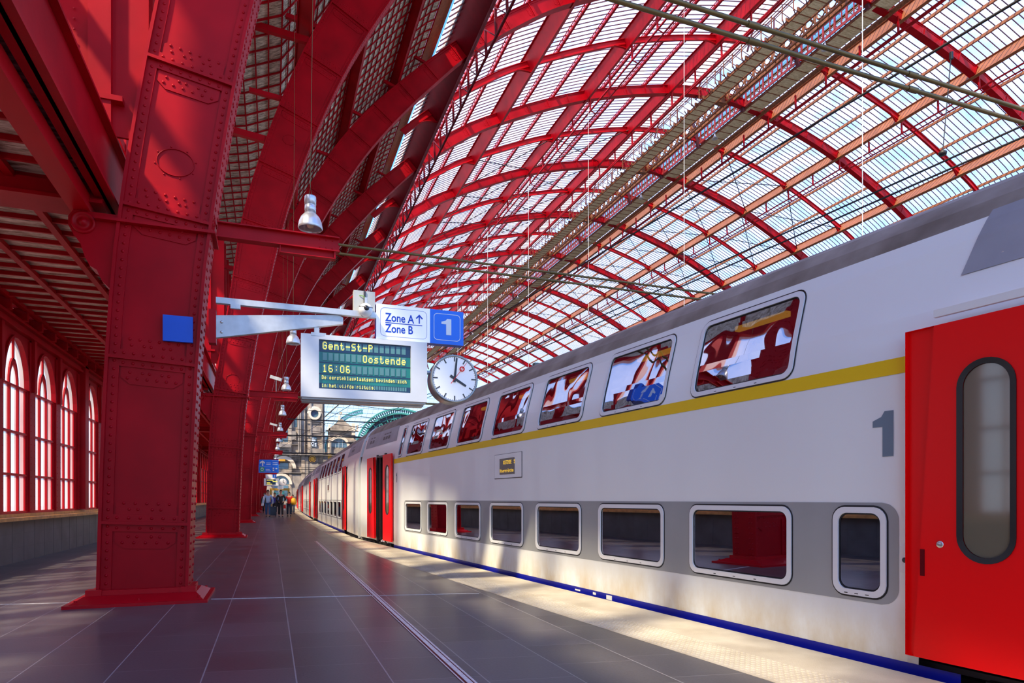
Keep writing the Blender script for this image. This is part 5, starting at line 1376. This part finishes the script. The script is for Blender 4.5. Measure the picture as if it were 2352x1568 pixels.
def disc(mb, px, py, r, d, a0=0, a1=360, n=24):
    c = fp(px, py); k = (fp(px + 10, py)[0] - c[0]) / 10; kz = (c[1] - fp(px, py + 10)[1]) / 10
    mb.poly([(c[0] + r * k * cos(radians(a0 + (a1 - a0) * i / n)), d, c[1] + r * kz * sin(radians(a0 + (a1 - a0) * i / n))) for i in range(n + (0 if a1 - a0 == 360 else 1))])
for args in ((722, 951, 9, -1.02), (778, 1026, 19, -.52, -5, 185), (645, 1112, 20, -.05, 0, 180)):
    mb = MB(); disc(mb, *args); mb.build('window_pane', FGLASS, root)
for (x0, y0, x1, y1, d) in ((713, 1004, 727, 1028, -1.03), (640, 983, 650, 1014, 0), (652, 983, 661, 1014, 0), (641, 1062, 662, 1076, 0), (630, 1114, 662, 1150, 0), (676, 940, 682, 980, 0)):
    mb = MB(); rect(mb, x0, y0, x1, y1, d - .06, d - .01); mb.build('window_pane', FGLASS, root)
mb = MB()
for (x0, y0, x1, y1) in ((716, 1006, 720, 1026), (720, 1008, 724, 1016), (722, 1018, 726, 1027), (714, 1018, 719, 1021)): rect(mb, x0, y0, x1, y1, -1.4, -1.06)
for x in (770, 778, 786): rect(mb, x - .4, 1007, x + .4, 1028, -.62, -.53)
rect(mb, 760, 1018, 796, 1019, -.62, -.53); mb.build('statue_and_mullions', mat('pale_blue_grey', (.45, .55, .68), .6), root)
mb = MB()
for (x, y) in ((717, 1054), (757, 1051)):
    disc(mb, x, y, 5, -.7); ringf(mb, x, y, 6.5, 1.2, -.8, -.6)
rect(mb, 641, 1054, 655, 1060, -.9, -.02)
ringf(mb, 782, 950, 1.5, 1.5, -.9, -.6)
mb.build('gilded_rosettes', GOLD, root)
for (x, y) in ((717, 1054), (757, 1051)):
    mb = MB(); rect(mb, x - 14, y - 13, x + 14, y + 13, -.5, -.31); mb.build('dark_panel', STONED, root)
mb = MB()
for (x0, y0, x1, y1) in ((700, 1066, 740, 1082), (744, 1066, 800, 1080), (668, 925, 680, 932), (668, 990, 680, 1010), (714, 980, 736, 996), (714, 968, 736, 971), (620, 1024, 664, 1034), (605, 1036, 700, 1040), (756, 1012, 760, 1040), (798, 1012, 816, 1016), (700, 1086, 820, 1089), (664, 1046, 690, 1050)): rect(mb, x0, y0, x1, y1, -.55, -.01) if x0 < 745 and y0 > 1000 or x0 < 700 else rect(mb, x0, y0, x1, y1, -1.15, -.2)
rect(mb, 710, 1030, 745, 1042, -1.2, -1.0); rect(mb, 752, 1032, 830, 1043, -.7, -.5)
mb.build('string_courses', STONED, root)['kind'] = 'stuff'
# turquoise iron end arches with tracery
def ironarch(px, py, r, w, lab, yy, spokes=True, a0=0, a1=180):
    rt = thing('iron_arch', lab, 'arch', (0, yy, 0)); c = atY(px, py, yy); k = (atY(px + 10, py, yy)[0] - c[0]) / 10
    def ring(mb, r_, w_, d, ppx=None, n=36, b0=a0, b1=a1, cc=None):
        cx, cz = cc or c
        A = [radians(b0 + (b1 - b0) * i / n) for i in range(n + 1)]
        for p, q in zip(A, A[1:]):
            mb.prism([(cx + u * k * cos(t), cz + u * k * sin(t)) for (u, t) in ((r_, p), (r_, q), (r_ + w_, q), (r_ + w_, p))], -d, d)
    mb = MB(); ring(mb, r, w * .25, .5); ring(mb, r + w * .75, w * .25, .5); mb.build('rims', TURQ, rt)
    mb = MB(); sides = (-1, 1) if a0 == 0 else (-1,)
    for sd in sides: mb.box(c[0] + sd * (r + w / 2) * k - .6, c[0] + sd * (r + w / 2) * k + .6, -.6, .6, -1.0, c[1])
    mb.build('posts', TURQ, rt)
    mb = MB(); n = 60
    for i in range(n):
        t = radians(a0 + (a1 - a0) * i / n); t2 = radians(a0 + (a1 - a0) * (i + .5) / n)
        mb.prism([(c[0] + u * k * cos(v), c[1] + u * k * sin(v)) for (u, v) in ((r + w * .2, t), (r + w * .2, t2), (r + w * .8, t2), (r + w * .8, t))], -.15, .15)
    mb.build('web_plates', TURQ, rt)
    if spokes:
        mb = MB()
        for i in range(1, 16):
            t = radians(180 * i / 16); mb.bar((c[0] + 20 * k * cos(t), 0, c[1] + 20 * k * sin(t)), (c[0] + r * k * cos(t), 0, c[1] + r * k * sin(t)), .25, .25, (0, 1, 0))
        for rr in (.35, .62, .68, .9): ring(mb, r * rr, 1.5, .12)
        for i in range(8):
            t = radians(180 * (i + .5) / 8); ring(mb, 8, 1.8, .12, cc=(c[0] + r * .8 * k * cos(t), c[1] + r * .8 * k * sin(t)), b0=0, b1=360, n=14)
        mb.build('tracery', TURQ, rt)
        mb = MB(); mb.poly([(c[0] + r * k * cos(radians(180 * i / 30)), .3, c[1] + r * k * sin(radians(180 * i / 30))) for i in range(31)]); mb.build('pane', FGLASS, rt)
        mb = MB(); t = radians(110); ring(mb, 2, 3, .3, cc=(c[0] + r * .76 * k * cos(t), c[1] + r * .76 * k * sin(t)), b0=0, b1=360, n=12); mb.build('gilded_crest', GOLD, rt)
    return rt
ironarch(920, 1040, 88, 14, 'large turquoise iron arch with fan tracery, seen above the train roof at the far end', FY - 6)
ironarch(850, 1040, 92, 10, 'slim turquoise iron arch to the left of the fan-traceried one', FY + 6, False, 100, 180)
# glass screen roof beyond: white bars over the sky
mb = MB(); c = atY(850, 1060, FY + 30); k = (atY(860, 1060, FY + 30)[0] - c[0]) / 10
for i in range(-14, 18): 
    mb.bar((c[0] + i * 12 * k, 0, c[1]), (c[0] + (i * 12 + 60) * k, 14, c[1] + 190 * k), .14, .14)
for i in range(1, 16): mb.bar((c[0] - 170 * k, i * .9, c[1] + i * 12 * k), (c[0] + 260 * k, i * .9, c[1] + i * 12 * k), .14, .14)
mb.box(c[0] - 150 * k, c[0] + 260 * k, 12, 13, c[1], c[1] + 62 * k)
o = mb.build('glass_roof_frame', mat('frame_grey', (.10, .16, .22), .5)); o.location = (0, FY + 30, 0); tag(o, 'grey lattice of a further glass roof behind the stone facade', 'roof frame')
mb = MB()     # end screen wires and hangers under the last arches
for (x, z0, z1) in ((atY(742, 900, 178)[0], 18, 33), (atY(1010, 900, 178)[0], 14, 36)): mb.tube([(x, 178, z0), (x, 178, z1)], .12, 5)
a = atY(745, 958, 178); b = atY(810, 900, 178); mb.tube([(a[0], 178, a[1]), (b[0], 178, b[1])], .16, 5)
for py in (921, 945, 970, 992, 1010): a = atY(640, py - 12, 177); b = atY(1100, py + 45, 177); mb.tube([(a[0], 177, a[1]), (b[0], 177, b[1])], .08, 4)
tag(mb.build('end_bay_wires', WIRE), 'thin dark wires and hangers strung across the far end of the hall', 'wires')
# ground outside so nothing floats
mb = MB(); mb.box(-80, 130, -60, 260, -1.3, -1.05); tag(mb.build('floor', mat('outside_ground', (.25, .24, .22), .9)), kind='structure')
